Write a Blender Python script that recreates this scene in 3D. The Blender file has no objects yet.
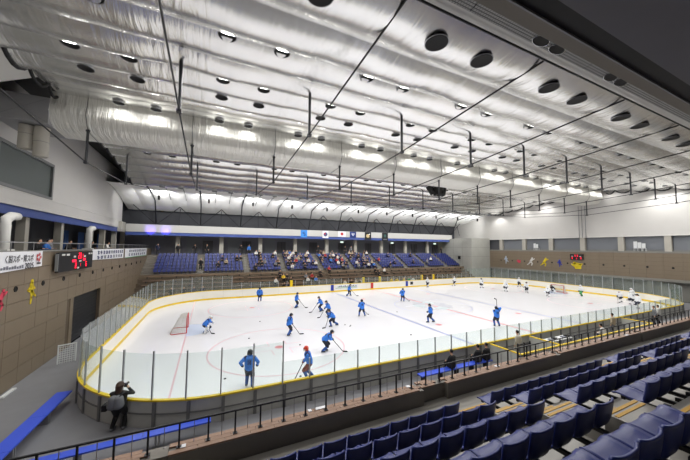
import bpy, bmesh, math, random
from mathutils import Vector, Matrix, noise
random.seed(7)
scene = bpy.context.scene
col = scene.collection
PI = math.pi

# ------------------------------------------------------------------ camera
# world: x along the rink 0..60, y across it (near boards -0.5, far boards 28.25), z up, ice at 0
CAM = Vector((5.431, -12.980, 6.861)); YAW, PITCH, ROLL, FPX = 0.44229, 0.06272, 0.00867, 284.756
FW = Vector((math.sin(YAW)*math.cos(PITCH), math.cos(YAW)*math.cos(PITCH), math.sin(PITCH)))
_r = Vector((math.cos(YAW), -math.sin(YAW), 0)); _u = _r.cross(FW)
RT = _r*math.cos(ROLL) + _u*math.sin(ROLL); UP = -_r*math.sin(ROLL) + _u*math.cos(ROLL)
cd = bpy.data.cameras.new('camera'); cam = bpy.data.objects.new('camera', cd); col.objects.link(cam)
cd.sensor_fit = 'HORIZONTAL'; cd.sensor_width = 36; cd.lens = FPX/690*36; cd.clip_start = 0.05; cd.clip_end = 300
cam.matrix_world = Matrix(((RT.x, UP.x, -FW.x, CAM.x), (RT.y, UP.y, -FW.y, CAM.y), (RT.z, UP.z, -FW.z, CAM.z), (0, 0, 0, 1)))
scene.camera = cam

def at(px, py, x=None, y=None, z=None):
    """photo pixel -> point on the plane x=, y= or z= (its distance comes from that plane)"""
    d = FW + RT*((px-345)/FPX) - UP*((py-230)/FPX)
    if x is not None: t = (x-CAM.x)/d.x
    elif y is not None: t = (y-CAM.y)/d.y
    else: t = (z-CAM.z)/d.z
    return CAM + d*t

# ------------------------------------------------------------------ world, exposure
w = bpy.data.worlds.new('world'); scene.world = w; w.use_nodes = True
w.node_tree.nodes['Background'].inputs[0].default_value = (0.55, 0.6, 0.7, 1)
w.node_tree.nodes['Background'].inputs[1].default_value = 0.02
vs = scene.view_settings
vs.view_transform = 'Standard'; vs.look = 'None'; vs.gamma = 1.0; vs.use_curve_mapping = False
vs.exposure = 0.0
LAMP_W = 275.0          # power of one ceiling lamp

# ------------------------------------------------------------------ materials
def lin(c):
    return tuple(((v/255)/12.92 if v/255 <= .04045 else ((v/255+.055)/1.055)**2.4) for v in c)
MATS = {}
def mat(name, rgb, rough=.6, metal=0.0, var=.08, scale=3.0, bump=0.0, bscale=20.0, stretch=None, spec=.5, emit=0.0, trans=None):
    if name in MATS: return MATS[name]
    m = bpy.data.materials.new(name); m.use_nodes = True; MATS[name] = m
    nt = m.node_tree; n = nt.nodes; L = nt.links; b = n['Principled BSDF']
    c = lin(rgb)
    tc = n.new('ShaderNodeTexCoord'); mp = n.new('ShaderNodeMapping'); L.new(tc.outputs['Object'], mp.inputs[0])
    if stretch: mp.inputs['Scale'].default_value = stretch
    no = n.new('ShaderNodeTexNoise'); no.inputs['Scale'].default_value = scale; no.inputs['Detail'].default_value = 4
    L.new(mp.outputs[0], no.inputs['Vector'])
    mx = n.new('ShaderNodeMix'); mx.data_type = 'RGBA'
    mx.inputs[6].default_value = tuple(max(0, v*(1-var)) for v in c)+(1,)
    mx.inputs[7].default_value = tuple(min(1, v*(1+var)) for v in c)+(1,)
    L.new(no.outputs['Fac'], mx.inputs[0]); L.new(mx.outputs[2], b.inputs['Base Color'])
    b.inputs['Roughness'].default_value = rough; b.inputs['Metallic'].default_value = metal
    b.inputs['Specular IOR Level'].default_value = spec
    if emit: 
        L.new(mx.outputs[2], b.inputs['Emission Color']); b.inputs['Emission Strength'].default_value = emit
    if bump:
        n2 = n.new('ShaderNodeTexNoise'); n2.inputs['Scale'].default_value = bscale; n2.inputs['Detail'].default_value = 5
        L.new(mp.outputs[0], n2.inputs['Vector'])
        bp = n.new('ShaderNodeBump'); bp.inputs['Strength'].default_value = bump; bp.inputs['Distance'].default_value = .05
        L.new(n2.outputs['Fac'], bp.inputs['Height']); L.new(bp.outputs[0], b.inputs['Normal'])
    return m

M = MATS
mat('ice', (236, 236, 240), .22, 0, .025, .5, .02, 3, spec=.35)
mat('floor_rubber', (128, 128, 132), .55, 0, .16, .9, .05, 40)
mat('concrete', (134, 132, 126), .75, 0, .10, 1.3, .10, 14)
mat('concrete_block', (172, 172, 165), .75, 0, .12, .8, .12, 10)
mat('tread', (144, 140, 133), .40, 0, .14, 1.1, .05, 12)
mat('parapet', (124, 119, 111), .6, 0, .10, 1.0, .08, 18)
mat('deck_tile', (150, 118, 96), .5, 0, .20, 2.5, .06, 25)
mat('brown_panel', (126, 112, 94), .55, 0, .07, .8, .06, 30)
mat('brown_joint', (100, 87, 73), .8)
mat('white_wall', (208, 206, 202), .6, 0, .04, .6)
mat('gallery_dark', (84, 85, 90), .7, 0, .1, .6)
mat('near_wall', (38, 38, 42), .8)
mat('blue_band', (66, 86, 152), .5, 0, .08, .8)
mat('fascia_white', (196, 195, 190), .5, 0, .04, 1)
mat('white_paint', (220, 219, 214), .5, 0, .04, 1)
mat('column', (178, 174, 164), .7, 0, .08, 1.5, .08, 20)
mat('black', (14, 14, 15), .55, 0, .1)
mat('dark_metal', (40, 40, 43), .42, .4, .1)
mat('steel_post', (176, 178, 180), .4, .3, .06)
mat('dark_steel', (56, 57, 60), .45, .5, .1)
mat('cable', (30, 30, 32), .5, .3)
mat('yellow', (240, 205, 28), .4, 0, .06, 2)
mat('yellow_step', (188, 142, 10), .5, 0, .2, 6)
mat('board_white', (240, 236, 226), .35, 0, .03, 1)
mat('board_back', (188, 188, 183), .55, 0, .12, 1.2, .05, 20)
mat('board_rib', (118, 118, 118), .5, .1, .1)
mat('blue_mark', (28, 52, 160), .5)
mat('red_mark', (196, 52, 48), .5)
mat('line_red', (222, 142, 150), .3, 0, .25, 2.5)
mat('line_pink', (228, 188, 198), .3, 0, .10, 2.5)
mat('line_blue', (166, 172, 210), .3, 0, .16, 2.5)
mat('crease', (206, 218, 240), .3, 0, .04, 2)
mat('logo_teal', (216, 228, 232), .3, 0, .06, 2)
mat('logo_grey', (210, 212, 220), .3, 0, .08, 2)
mat('seat_blue', (34, 47, 116), .38, 0, .06, 4, .04, 60)
mat('bracket', (205, 205, 205), .4, .3)
mat('bench_blue', (58, 88, 214), .4, 0, .06, 3)
mat('bench_wood', (138, 112, 92), .55, 0, .14, 2)
mat('goal_red', (200, 40, 46), .4)
mat('net_white', (206, 204, 198), .8)
mat('skin', (214, 168, 140), .55, 0, .05, 6)
mat('hair', (26, 22, 20), .5, 0, .2, 20)
mat('brown_hair', (66, 44, 30), .5, 0, .2, 20)
mat('jersey_blue', (50, 124, 224), .7, 0, .12, 6, .25, 12)
mat('jersey_white', (232, 234, 236), .7, 0, .06, 6, .25, 12)
mat('shoulder_navy', (26, 36, 84), .7, 0, .1, 6)
mat('pants_navy', (24, 28, 46), .7, 0, .15, 6, .2, 12)
mat('socks_blue', (44, 84, 156), .7, 0, .1, 8)
mat('socks_white', (225, 226, 230), .7, 0, .06, 8)
mat('skate_black', (22, 22, 24), .4)
mat('blade', (200, 205, 210), .25, .9)
mat('helmet_navy', (22, 26, 44), .3)
mat('helmet_white', (230, 230, 232), .3)
mat('helmet_black', (20, 20, 22), .3)
mat('helmet_red', (212, 66, 48), .35)
mat('glove_dark', (30, 32, 44), .6)
mat('glove_brown', (122, 58, 44), .6)
mat('stick_shaft', (46, 42, 44), .4)
mat('puck', (16, 16, 17), .5)
for nm, c in dict(cloth_black=(26, 26, 29), cloth_grey=(120, 122, 126), cloth_white=(216, 214, 210), cloth_navy=(34, 42, 74), cloth_red=(160, 44, 46),
                  cloth_beige=(182, 168, 144), cloth_blue=(56, 116, 196), cloth_yellow=(222, 184, 48), cloth_green=(70, 150, 90), cloth_brown=(98, 78, 60), cloth_tan=(205, 200, 184)).items():
    mat(nm, c, .8, 0, .1, 8, .2, 14)
mat('led_red', (255, 24, 66), .5, emit=1.1, var=.02)
mat('lamp_dark', (10, 10, 11), .7)
mat('lamp_shade', (200, 202, 204), .25, .85)
mat('banner_white', (232, 232, 236), .6, 0, .04, 2)
mat('print_black', (34, 34, 40), .7)
mat('print_navy', (44, 58, 110), .7)
mat('print_grey', (120, 122, 132), .7)
mat('print_red', (190, 52, 56), .7)
mat('print_green', (70, 160, 90), .7)
mat('flag_blue', (62, 142, 226), .7)
mat('flag_navy', (28, 52, 118), .7)
mat('flag_black', (22, 24, 26), .7)
mat('flag_gold', (206, 184, 130), .7)
mat('flag_teal', (52, 88, 84), .7)
mat('pict_pink', (220, 66, 92), .6)
mat('pict_yellow', (232, 204, 30), .6)
mat('pict_blue', (36, 58, 180), .6)
mat('pict_pale', (190, 204, 222), .6)
mat('pict_white', (232, 230, 226), .6)
mat('window_grey', (92, 100, 98), .55, 0, .06, .7)
mat('blind_grey', (120, 124, 130), .5, 0, .06, .5)
mat('frame_grey', (124, 126, 126), .5)
mat('white_plastic', (220, 222, 222), .45)
mat('gantry_strip', (128, 122, 112), .55, 0, .10, 1)
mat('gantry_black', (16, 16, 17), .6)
mat('gantry_soffit', (108, 107, 114), .7, 0, .05, 2)
mat('truss_steel', (52, 53, 58), .5, .3)
mat('steel_light', (150, 150, 152), .5, .3)
mat('curtain_blue', (58, 92, 150), .7, 0, .12, 4)
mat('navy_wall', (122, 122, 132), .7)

def foil_mat(name, rgb, rough, metal, bump, sx, sy):
    m = mat(name, rgb, rough, metal, .06, 1.2)
    nt = m.node_tree; n = nt.nodes; L = nt.links; b = n['Principled BSDF']
    tc = n.new('ShaderNodeTexCoord'); mp = n.new('ShaderNodeMapping'); L.new(tc.outputs['Object'], mp.inputs[0])
    mp.inputs['Scale'].default_value = (sx, sy, sy)
    mp.inputs['Rotation'].default_value = (0, 0, .25)
    a = n.new('ShaderNodeTexNoise'); a.inputs['Scale'].default_value = 1; a.inputs['Detail'].default_value = 3; a.inputs['Roughness'].default_value = .62
    a.inputs['Distortion'].default_value = .5
    L.new(mp.outputs[0], a.inputs['Vector'])
    bp = n.new('ShaderNodeBump'); bp.inputs['Strength'].default_value = bump; bp.inputs['Distance'].default_value = .22
    L.new(a.outputs['Fac'], bp.inputs['Height']); L.new(bp.outputs[0], b.inputs['Normal'])
    return m
foil_mat('foil', (236, 236, 234), .27, .94, .2, 2.6, .35)
foil_mat('foil_beam', (232, 231, 224), .5, .45, .7, 4.5, .5)
foil_mat('white_cloth', (246, 246, 243), .6, 0, .2, 1.0, .4)

def siding():
    m = M['white_wall']; nt = m.node_tree; n = nt.nodes; L = nt.links; b = n['Principled BSDF']
    tc = n.new('ShaderNodeTexCoord'); wv = n.new('ShaderNodeTexWave'); wv.bands_direction = 'Z'; wv.wave_profile = 'SAW'
    wv.inputs['Scale'].default_value = .42
    L.new(tc.outputs['Object'], wv.inputs['Vector'])
    bp = n.new('ShaderNodeBump'); bp.inputs['Strength'].default_value = .35; bp.inputs['Distance'].default_value = .06
    L.new(wv.outputs['Fac'], bp.inputs['Height']); L.new(bp.outputs[0], b.inputs['Normal'])
siding()

def mesh_ceiling_mat():
    m = mat('perforated', (176, 176, 172), .6, .2, .04, 1); nt = m.node_tree; n = nt.nodes; L = nt.links; b = n['Principled BSDF']
    tc = n.new('ShaderNodeTexCoord'); br = n.new('ShaderNodeTexBrick'); br.offset = .5
    br.inputs['Scale'].default_value = 5; br.inputs['Mortar Size'].default_value = .06; br.inputs['Row Height'].default_value = .42; br.inputs['Brick Width'].default_value = .5
    c = lin((178, 178, 174)); d = lin((84, 84, 84))
    br.inputs['Color1'].default_value = c+(1,); br.inputs['Color2'].default_value = tuple(.92*v for v in c)+(1,); br.inputs['Mortar'].default_value = d+(1,)
    L.new(tc.outputs['Object'], br.inputs['Vector']); L.new(br.outputs['Color'], b.inputs['Base Color'])
mesh_ceiling_mat()

def glass_mat(name, tint, refl):
    m = bpy.data.materials.new(name); m.use_nodes = True; MATS[name] = m
    nt = m.node_tree; n = nt.nodes; L = nt.links; n.clear()
    o = n.new('ShaderNodeOutputMaterial'); t = n.new('ShaderNodeBsdfTransparent'); g = n.new('ShaderNodeBsdfGlossy'); mx = n.new('ShaderNodeMixShader')
    d = n.new('ShaderNodeBsdfDiffuse'); mx2 = n.new('ShaderNodeMixShader')
    t.inputs[0].default_value = tint+(1,); g.inputs['Roughness'].default_value = .06; d.inputs[0].default_value = (.75, .85, .82, 1)
    lw = n.new('ShaderNodeLayerWeight'); lw.inputs[0].default_value = .5; pw_ = n.new('ShaderNodeMath'); pw_.operation = 'POWER'; pw_.inputs[1].default_value = 5
    ma = n.new('ShaderNodeMath'); ma.operation = 'MULTIPLY_ADD'; ma.inputs[1].default_value = refl; ma.inputs[2].default_value = .02
    L.new(lw.outputs['Facing'], pw_.inputs[0]); L.new(pw_.outputs[0], ma.inputs[0]); L.new(ma.outputs[0], mx.inputs[0]); L.new(t.outputs[0], mx.inputs[1]); L.new(g.outputs[0], mx.inputs[2])
    mx2.inputs[0].default_value = .04; L.new(mx.outputs[0], mx2.inputs[1]); L.new(d.outputs[0], mx2.inputs[2]); L.new(mx2.outputs[0], o.inputs[0])
glass_mat('rink_glass', (.93, .97, .96), .8)
glass_mat('green_glass', (.62, .76, .68), .2)

# ------------------------------------------------------------------ mesh helpers
class MB:
    def __init__(s): s.v = []; s.f = []; s.m = []; s.mats = []; s.cur = 0
    def use(s, name):
        if name not in s.mats: s.mats.append(name)
        s.cur = s.mats.index(name); return s
    def add(s, vs, fs):
        o = len(s.v); s.v += [tuple(v) for v in vs]; s.f += [tuple(i+o for i in f) for f in fs]; s.m += [s.cur]*len(fs); return s
    def box(s, x0, x1, y0, y1, z0, z1):
        return s.add([(x0,y0,z0),(x1,y0,z0),(x1,y1,z0),(x0,y1,z0),(x0,y0,z1),(x1,y0,z1),(x1,y1,z1),(x0,y1,z1)],
                     [(0,3,2,1),(4,5,6,7),(0,1,5,4),(1,2,6,5),(2,3,7,6),(3,0,4,7)])
    def bar(s, a, b, w, h=None, up=(0,0,1)):
        h = h or w; a = Vector(a); b = Vector(b); d = (b-a).normalized(); u = Vector(up)
        if abs(d.dot(u)) > .98: u = Vector((1,0,0))
        r = d.cross(u).normalized(); u = r.cross(d).normalized()
        q = [r*(-w/2)-u*(h/2), r*(w/2)-u*(h/2), r*(w/2)+u*(h/2), r*(-w/2)+u*(h/2)]
        return s.add([a+k for k in q]+[b+k for k in q], [(3,2,1,0),(4,5,6,7),(0,1,5,4),(1,2,6,5),(2,3,7,6),(3,0,4,7)])
    def tube(s, pts, r, n=6, cap=True):
        pts = [Vector(p) for p in pts]; rs = r if isinstance(r, (list, tuple)) else [r]*len(pts); vs = []; fs = []
        for i, p in enumerate(pts):
            d = (pts[min(i+1, len(pts)-1)]-pts[max(i-1, 0)]).normalized()
            u = Vector((0,0,1)) if abs(d.z) < .9 else Vector((1,0,0))
            a = d.cross(u).normalized(); b = a.cross(d)
            vs += [p+(a*math.cos(2*PI*k/n)+b*math.sin(2*PI*k/n))*rs[i] for k in range(n)]
        for i in range(len(pts)-1):
            fs += [(i*n+k, i*n+(k+1) % n, (i+1)*n+(k+1) % n, (i+1)*n+k) for k in range(n)]
        if cap: fs += [tuple(range(n-1, -1, -1)), tuple((len(pts)-1)*n+k for k in range(n))]
        return s.add(vs, fs)
    def lathe(s, prof, n=16, c=(0,0,0)):
        vs = []; fs = []
        for (r, z) in prof: vs += [(c[0]+r*math.cos(2*PI*k/n), c[1]+r*math.sin(2*PI*k/n), c[2]+z) for k in range(n)]
        for i in range(len(prof)-1): fs += [(i*n+k, i*n+(k+1) % n, (i+1)*n+(k+1) % n, (i+1)*n+k) for k in range(n)]
        return s.add(vs, fs)
    def prism(s, poly, fn, t0, t1):
        """poly of 2D points, fn(u, v, t) -> 3D"""
        n = len(poly); vs = [fn(u, v, t0) for u, v in poly]+[fn(u, v, t1) for u, v in poly]
        return s.add(vs, [tuple(range(n-1, -1, -1)), tuple(range(n, 2*n))]+[(k, (k+1) % n, n+(k+1) % n, n+k) for k in range(n)])
    def grid(s, fn, nu, nv):
        vs = [fn(i/nu, j/nv) for j in range(nv+1) for i in range(nu+1)]
        return s.add(vs, [(j*(nu+1)+i, j*(nu+1)+i+1, (j+1)*(nu+1)+i+1, (j+1)*(nu+1)+i) for j in range(nv) for i in range(nu)])
    def mesh(s, name, smooth=False):
        me = bpy.data.meshes.new(name); me.from_pydata(s.v, [], s.f)
        for k in (s.mats or ['concrete']): me.materials.append(M[k])
        me.polygons.foreach_set('material_index', s.m)
        if smooth: me.polygons.foreach_set('use_smooth', [True]*len(s.f))
        me.update(); return me
    def obj(s, name, parent=None, smooth=False, loc=None):
        return link(name, s.mesh(name, smooth), parent, loc)
def link(name, data, parent=None, loc=None, rz=0, mx=None):
    o = bpy.data.objects.new(name, data); col.objects.link(o)
    if parent: o.parent = parent
    if loc is not None: o.location = loc
    if rz: o.rotation_euler = (0, 0, rz)
    if mx is not None: o.matrix_local = mx
    return o
def mb(name): return MB().use(name)
def tag(o, label, cat, group=None, kind=None):
    if label: o['label'] = label
    if cat: o['category'] = cat
    if group: o['group'] = group
    if kind: o['kind'] = kind
    return o
def thing(name, label, cat, loc=(0,0,0), rz=0, group=None):
    return tag(link(name, None, None, loc, rz), label, cat, group)
def struct(o, label=None, cat=None):
    o['kind'] = 'structure'
    if label: o['label'] = label
    if cat: o['category'] = cat
    return o
def copy_tree(o, parent=None):
    c = o.copy(); col.objects.link(c); c.parent = parent
    for ch in o.children: copy_tree(ch, c)
    return c
BOXES = {}
def boxmesh(sx, sy, sz, m, bev=0):
    k = (round(sx, 4), round(sy, 4), round(sz, 4), m)
    if k not in BOXES: BOXES[k] = mb(m).box(-sx/2, sx/2, -sy/2, sy/2, -sz/2, sz/2).mesh('piece')
    return BOXES[k]
def text_mesh(txt, size, m):
    cu = bpy.data.curves.new('lettering', 'FONT'); cu.body = txt; cu.size = size; cu.extrude = .004; cu.align_x = 'LEFT'
    ob = bpy.data.objects.new('lettering', cu); col.objects.link(ob)
    dg = bpy.context.evaluated_depsgraph_get(); me = bpy.data.meshes.new_from_object(ob.evaluated_get(dg))
    col.objects.unlink(ob); bpy.data.objects.remove(ob)
    me.materials.clear(); me.materials.append(M[m]); return me
# ================================================================== floor and ice
X0, X1 = -3.1, 63.1            # end walls
YN, YF = -0.16, 28.25           # near and far boards
FLZ = -0.05
struct(mb('floor_rubber').box(X0-.1, X1+.1, -8.2, 30.4, FLZ-.3, FLZ).obj('floor'), 'dark grey rubber floor around the ice rink', 'floor')

def corner(cx, cy, R, a0, a1, n):
    return [(cx+R*math.cos(a0+(a1-a0)*i/n), cy+R*math.sin(a0+(a1-a0)*i/n)) for i in range(n+1)]
RL, RR = 6.4, 8.5
def rink_path(off=0.0, n=24):
    """closed outline of the rink, counter-clockwise from the near left corner"""
    p = []
    p += corner(RL, YN+RL, RL+off, PI, 1.5*PI, n)
    p += corner(60-RR, YN+RR, RR+off, 1.5*PI, 2*PI, n)
    p += corner(60-RR, YF-RR, RR+off, 0, .5*PI, n)
    p += corner(RL, YF-RL, RL+off, .5*PI, PI, n)
    return p
ip = rink_path(-.02)
ice = MB().use('ice').add([(x, y, 0) for x, y in ip]+[(x, y, FLZ) for x, y in ip],
      [tuple(range(len(ip)))]+[(k, (k+1) % len(ip), len(ip)+(k+1) % len(ip), len(ip)+k) for k in range(len(ip))]).obj('ice_surface')
struct(ice, 'smooth white ice of the hockey rink', 'ice')
CY = 14.1
def flat(name, m, poly, z):
    mb(m).add([(x, y, z) for x, y in poly], [tuple(range(len(poly)))]).obj(name, ice)
def ring(name, m, cx, cy, r0, r1, z, n=64):
    v = [(cx+r*math.cos(2*PI*k/n), cy+r*math.sin(2*PI*k/n), z) for r in (r0, r1) for k in range(n)]
    mb(m).add(v, [(k, (k+1) % n, n+(k+1) % n, n+k) for k in range(n)]).obj(name, ice)
def disc(name, m, cx, cy, r, z, n=24, sx=1):
    flat(name, m, [(cx+sx*r*math.cos(2*PI*k/n), cy+r*math.sin(2*PI*k/n)) for k in range(n)], z)
def rect(name, m, x0, x1, y0, y1, z): flat(name, m, [(x0, y0), (x1, y0), (x1, y1), (x0, y1)], z)
rect('centre_line', 'line_red', 29.86, 30.14, YN+.05, YF-.05, .003)
for bx in (22.86, 37.14): rect('blue_line', 'line_blue', bx-.15, bx+.15, YN+.05, YF-.05, .003)
for gx in (4.0, 56.0): rect('goal_line', 'line_pink', gx-.045, gx+.045, YN+.35, YF-.35, .003)
ring('centre_circle', 'line_blue', 30, CY, 4.42, 4.5, .003)
disc('centre_spot', 'line_blue', 30, CY, .15, .006)
for ex in (10, 50):
    for s in (-1, 1):
        cy = CY+7*s
        ring('faceoff_circle', 'line_pink', ex, cy, 4.44, 4.535, .003)
        disc('faceoff_spot', 'line_red', ex, cy, .3, .006)
        for sx in (-1, 1):
            for sy in (-1, 1):
                rect('faceoff_mark', 'line_pink', ex+sx*.55-(.0 if sx > 0 else 1.2), ex+sx*.55+(1.2 if sx > 0 else 0), cy+sy*.45-.03, cy+sy*.45+.03, .0035)
                rect('faceoff_mark', 'line_pink', ex+sx*.6-.03, ex+sx*.6+.03, cy+sy*.48+(0 if sy > 0 else -.9), cy+sy*.48+(.9 if sy > 0 else 0), .0035)
for ex in (24.4, 35.6):
    for s in (-1, 1): disc('neutral_spot', 'line_red', ex, CY+7*s, .3, .006)
for gx, s in ((4.0, 1), (56.0, -1)):
    flat('goal_crease', 'crease', [(gx+s*1.83*math.sin(PI*k/20), CY-1.83*math.cos(PI*k/20)) for k in range(21)][::s], .0045)
rect('referee_crease_mark', 'line_red', 29.9, 30.1, YN+3, YN+3.1, .005)
# faint emblem painted in the centre circle
for k in range(7):
    a = k*2*PI/7+.2
    disc('centre_emblem', 'logo_teal' if k % 2 else 'logo_grey', 30+1.7*math.cos(a), CY+1.7*math.sin(a), .75, .004+.0003*k, 18)
for k, (dx, dy, ww) in enumerate(((-3.4, .6, 1.2), (2.0, 2.6, 1.4), (2.6, -2.2, 1.6), (-2.4, -2.6, 1.3), (.3, 3.2, 1.5))):
    rect('centre_emblem', 'logo_grey', 30+dx, 30+dx+ww, CY+dy, CY+dy+.22, .0042)

# ================================================================== end walls
def panel_wall(root, x, side, y0, y1, z0, z1, pw, ph, skip=None):
    """brown cladding panels on an end wall, each panel its own piece"""
    ny = round((y1-y0)/pw); nz = round((z1-z0)/ph); dy = (y1-y0)/ny; dz = (z1-z0)/nz
    me = boxmesh(.05, dy-.014, dz-.022, 'brown_panel')
    for i in range(ny):
        for j in range(nz):
            yc = y0+(i+.5)*dy; zc = z0+(j+.5)*dz
            if skip and skip(yc, zc): continue
            link('panel', me, root, (x+side*.03+random.uniform(-.004, .004), yc, zc))
wl = struct(mb('brown_joint').box(X0-.35, X0, -8.2, 13.4, FLZ, 6.5).box(X0-.35, X0, 18.9, 42, FLZ, 6.5).box(X0-.35, X0, 13.4, 18.9, 3.35, 6.5).obj('wall_left'),
            'brown panelled end wall with scoreboard beside the left goal', 'wall')
panel_wall(wl, X0, 1, -8.2, 42, FLZ, 6.5, 1.28, .82, lambda y, z: 13.0 < y < 19.3 and z < 3.0)
mb('brown_panel').box(X0, X0+.055, 12.9, 13.4, FLZ, 3.35).box(X0, X0+.055, 18.9, 19.3, FLZ, 3.35).obj('door_jamb', wl)
mb('concrete').box(X0-.4, X0+.1, -8.2, 42, 6.5, 6.58).obj('coping', wl)
ventm = MB().use('black').lathe([(.14, 0), (.14, .04), (.10, .04), (.10, .01)], 12).use('lamp_dark').lathe([(.001, .02), (.11, .02)], 12).mesh('vent')
for k in range(14):
    link('vent', ventm, wl, mx=Matrix.Translation((X0+.05, 6.54+2.53*(k-2), 4.72)) @ Matrix.Rotation(PI/2, 4, 'Y'))
d1 = struct(mb('gallery_dark').box(X0-.3, X0-.25, 13.4, 18.9, FLZ, 3.35).obj('door_1'), 'dark grey roller shutter in the brown wall', 'door')
for k in range(13): mb('dark_steel').box(X0-.24, X0-.2, 13.42, 18.88, FLZ+.03+.26*k, FLZ+.26+.26*k).obj('slat', d1)

# upper white wall of the left end, set back behind the gallery
XU = -6.2
WY0, WY1, WZ0, WZ1 = 10.9, 17.7, 10.5, 13.35
wlu = struct(mb('white_wall').box(XU-.3, XU, -8.2, WY0, 9.45, 17.3).box(XU-.3, XU, WY0, WY1, 9.45, WZ0).box(XU-.3, XU, WY0, WY1, WZ1, 17.3).box(XU-.3, XU, WY1, 38, 9.45, 17.3)
             .obj('wall_left_upper'), 'white horizontally sided wall above the left gallery', 'wall')
mb('white_paint').box(XU-.02, XU+.05, -8.2, 38, 9.45, 9.52).obj('drip_edge', wlu)
mb('white_paint').box(XU, XU+.03, -8.2, 38, 10.42, 10.46).obj('seam_strip', wlu)
mb('column').box(XU-.3, XU+.4, 36.4, 38.3, 8.9, 10.3).obj('corner_pier', wlu)
w1 = struct(mb('window_grey').box(XU-.12, XU-.1, WY0, WY1, WZ0, WZ1).obj('window_1'), 'dark grey picture window in the white upper wall', 'window')
for (a0, a1, c0, c1) in ((WY0, WY0+.2, WZ0, WZ1), (WY1-.2, WY1, WZ0, WZ1), (WY0+.2, WY1-.2, WZ0, WZ0+.2), (WY0+.2, WY1-.2, WZ1-.2, WZ1)):
    mb('frame_grey').box(XU-.1, XU+.05, a0, a1, c0, c1).obj('window_frame', w1)
for (px, zb) in ((26, at(26, 149, y=11).z), (41.5, at(41.5, 157, y=11).z)):
    xc = at(px, 140, y=11).x
    t = thing('air_duct', 'white round air diffuser hanging under the foil beam above the grey window', 'duct', (xc, 11.0, zb), group='white diffusers under the foil beam')
    MB().use('column').lathe([(.001, .02), (.33, 0), (.36, .04), (.36, 14.24-zb)], 20).obj('pipe', t, True)
    MB().use('frame_grey').lathe([(.37, .9), (.37, .93)], 20).obj('clamp_band', t, True)
# left gallery
gl = struct(mb('concrete').box(-9.6, X0-.35, -8.2, 42, 5.35, 5.55).obj('floor_left_gallery'))
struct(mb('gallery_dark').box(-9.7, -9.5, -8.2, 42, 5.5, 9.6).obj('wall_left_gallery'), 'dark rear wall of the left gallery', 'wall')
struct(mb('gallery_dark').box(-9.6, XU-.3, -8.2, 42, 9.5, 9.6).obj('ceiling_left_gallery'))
struct(mb('blue_band').box(XU-.3, XU-.1, -8.2, 38, 8.85, 9.44).obj('trim_1'), 'blue band under the white left wall', 'trim')
for px in (-40, -14, 33, 67, 96, 108, 119, 127):
    yc = at(px, 240, x=XU).y
    t = tag(mb('column').box(XU-.85, XU-.35, yc-.25, yc+.25, 5.55, 9.5).obj('column'), 'pale square column standing in the left gallery', 'column', 'columns of the left gallery')
gr = thing('gallery_rail', 'thin metal handrail along the top of the left brown wall', 'railing', (X0-.2, 0, 6.58))
mb('steel_light').tube([(0, -8, .42), (0, 41.5, .42)], .025).obj('rail', gr)
for k in range(25): mb('steel_light').tube([(0, -7.5+2*k, 0), (0, -7.5+2*k, .42)], .018, 5).obj('post', gr)
for px, wd in ((58, 2.2), (78, 1.5), (97, 2.5)):
    ya = at(px, 240, x=-8.9).y
    t = tag(mb('curtain_blue').grid(lambda u, v: (-8.9+.12*math.sin(u*22), ya+u*wd, 5.6+v*2.9), 24, 2).obj('hanging_curtain'), 'blue hanging curtain at the back of the left gallery', 'curtain', 'blue curtains in the left gallery')
for (pa, pb) in (((3, 246), (16, 213)), ((88, 247), (79, 222))):
    a = at(*pa, x=X0-.62); rr = .22
    t = thing('curved_vent_pipe', 'white curved vent pipe rising behind the rail of the left gallery', 'pipe', (a.x, a.y, 5.55), group='curved vent pipes of the left gallery')
    mb('white_paint').tube([(0, 0, 0), (0, 0, 2.3), (.0, .12, 2.6), (.0, .45, 2.78), (.0, .95, 2.80)], [rr, rr, rr, rr*.95, rr*.9], 12).obj('pipe', t, True)
    mb('white_paint').box(-.3, .3, -.3, .3, 0, 1.1).obj('base_box', t)

# right end wall
wr = struct(mb('brown_joint').box(X1, X1+.4, -16, 31.6, 2.9, 6.5).obj('wall_right'), 'brown panelled wall across the right end of the rink', 'wall')
panel_wall(wr, X1, -1, -16, 31.6, 2.9, 6.5, 1.8, .6)
mb('concrete').box(X1-.25, X1+.4, -16, 31.6, 2.55, 2.9).obj('ledge', wr)
mb('concrete').box(X1-.1, X1+.4, -16, 31.6, 6.5, 6.75).obj('coping', wr)
for k in range(14): link('vent', ventm, wr, mx=Matrix.Translation((X1-.05, 3.25+2.56*(k-3), 4.48)) @ Matrix.Rotation(-PI/2, 4, 'Y'))
struct(mb('concrete').box(X1+.6, X1+.9, -16, 31.6, FLZ, 2.6).obj('wall_right_lower'), 'grey concrete wall under the brown panels', 'wall')
for k in range(11):
    tag(mb('concrete').box(X1, X1+.35, 27.5-4.4*k, 27.9-4.4*k, FLZ, 2.56).obj('pier'), 'grey concrete pier under the brown right wall', 'pier', 'piers under the right wall')
wru = struct(mb('white_wall').box(X1, X1+.3, -16, 42, 8.95, 17.4).obj('wall_right_upper'), 'white wall above the right gallery band', 'wall')
mb('white_paint').box(X1-.1, X1, -16, 42, 8.95, 9.1).obj('drip_edge', wru)
rg = struct(mb('gallery_dark').box(X1+.55, X1+.7, -16, 42, 6.4, 9.2).obj('wall_right_gallery'))
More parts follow.
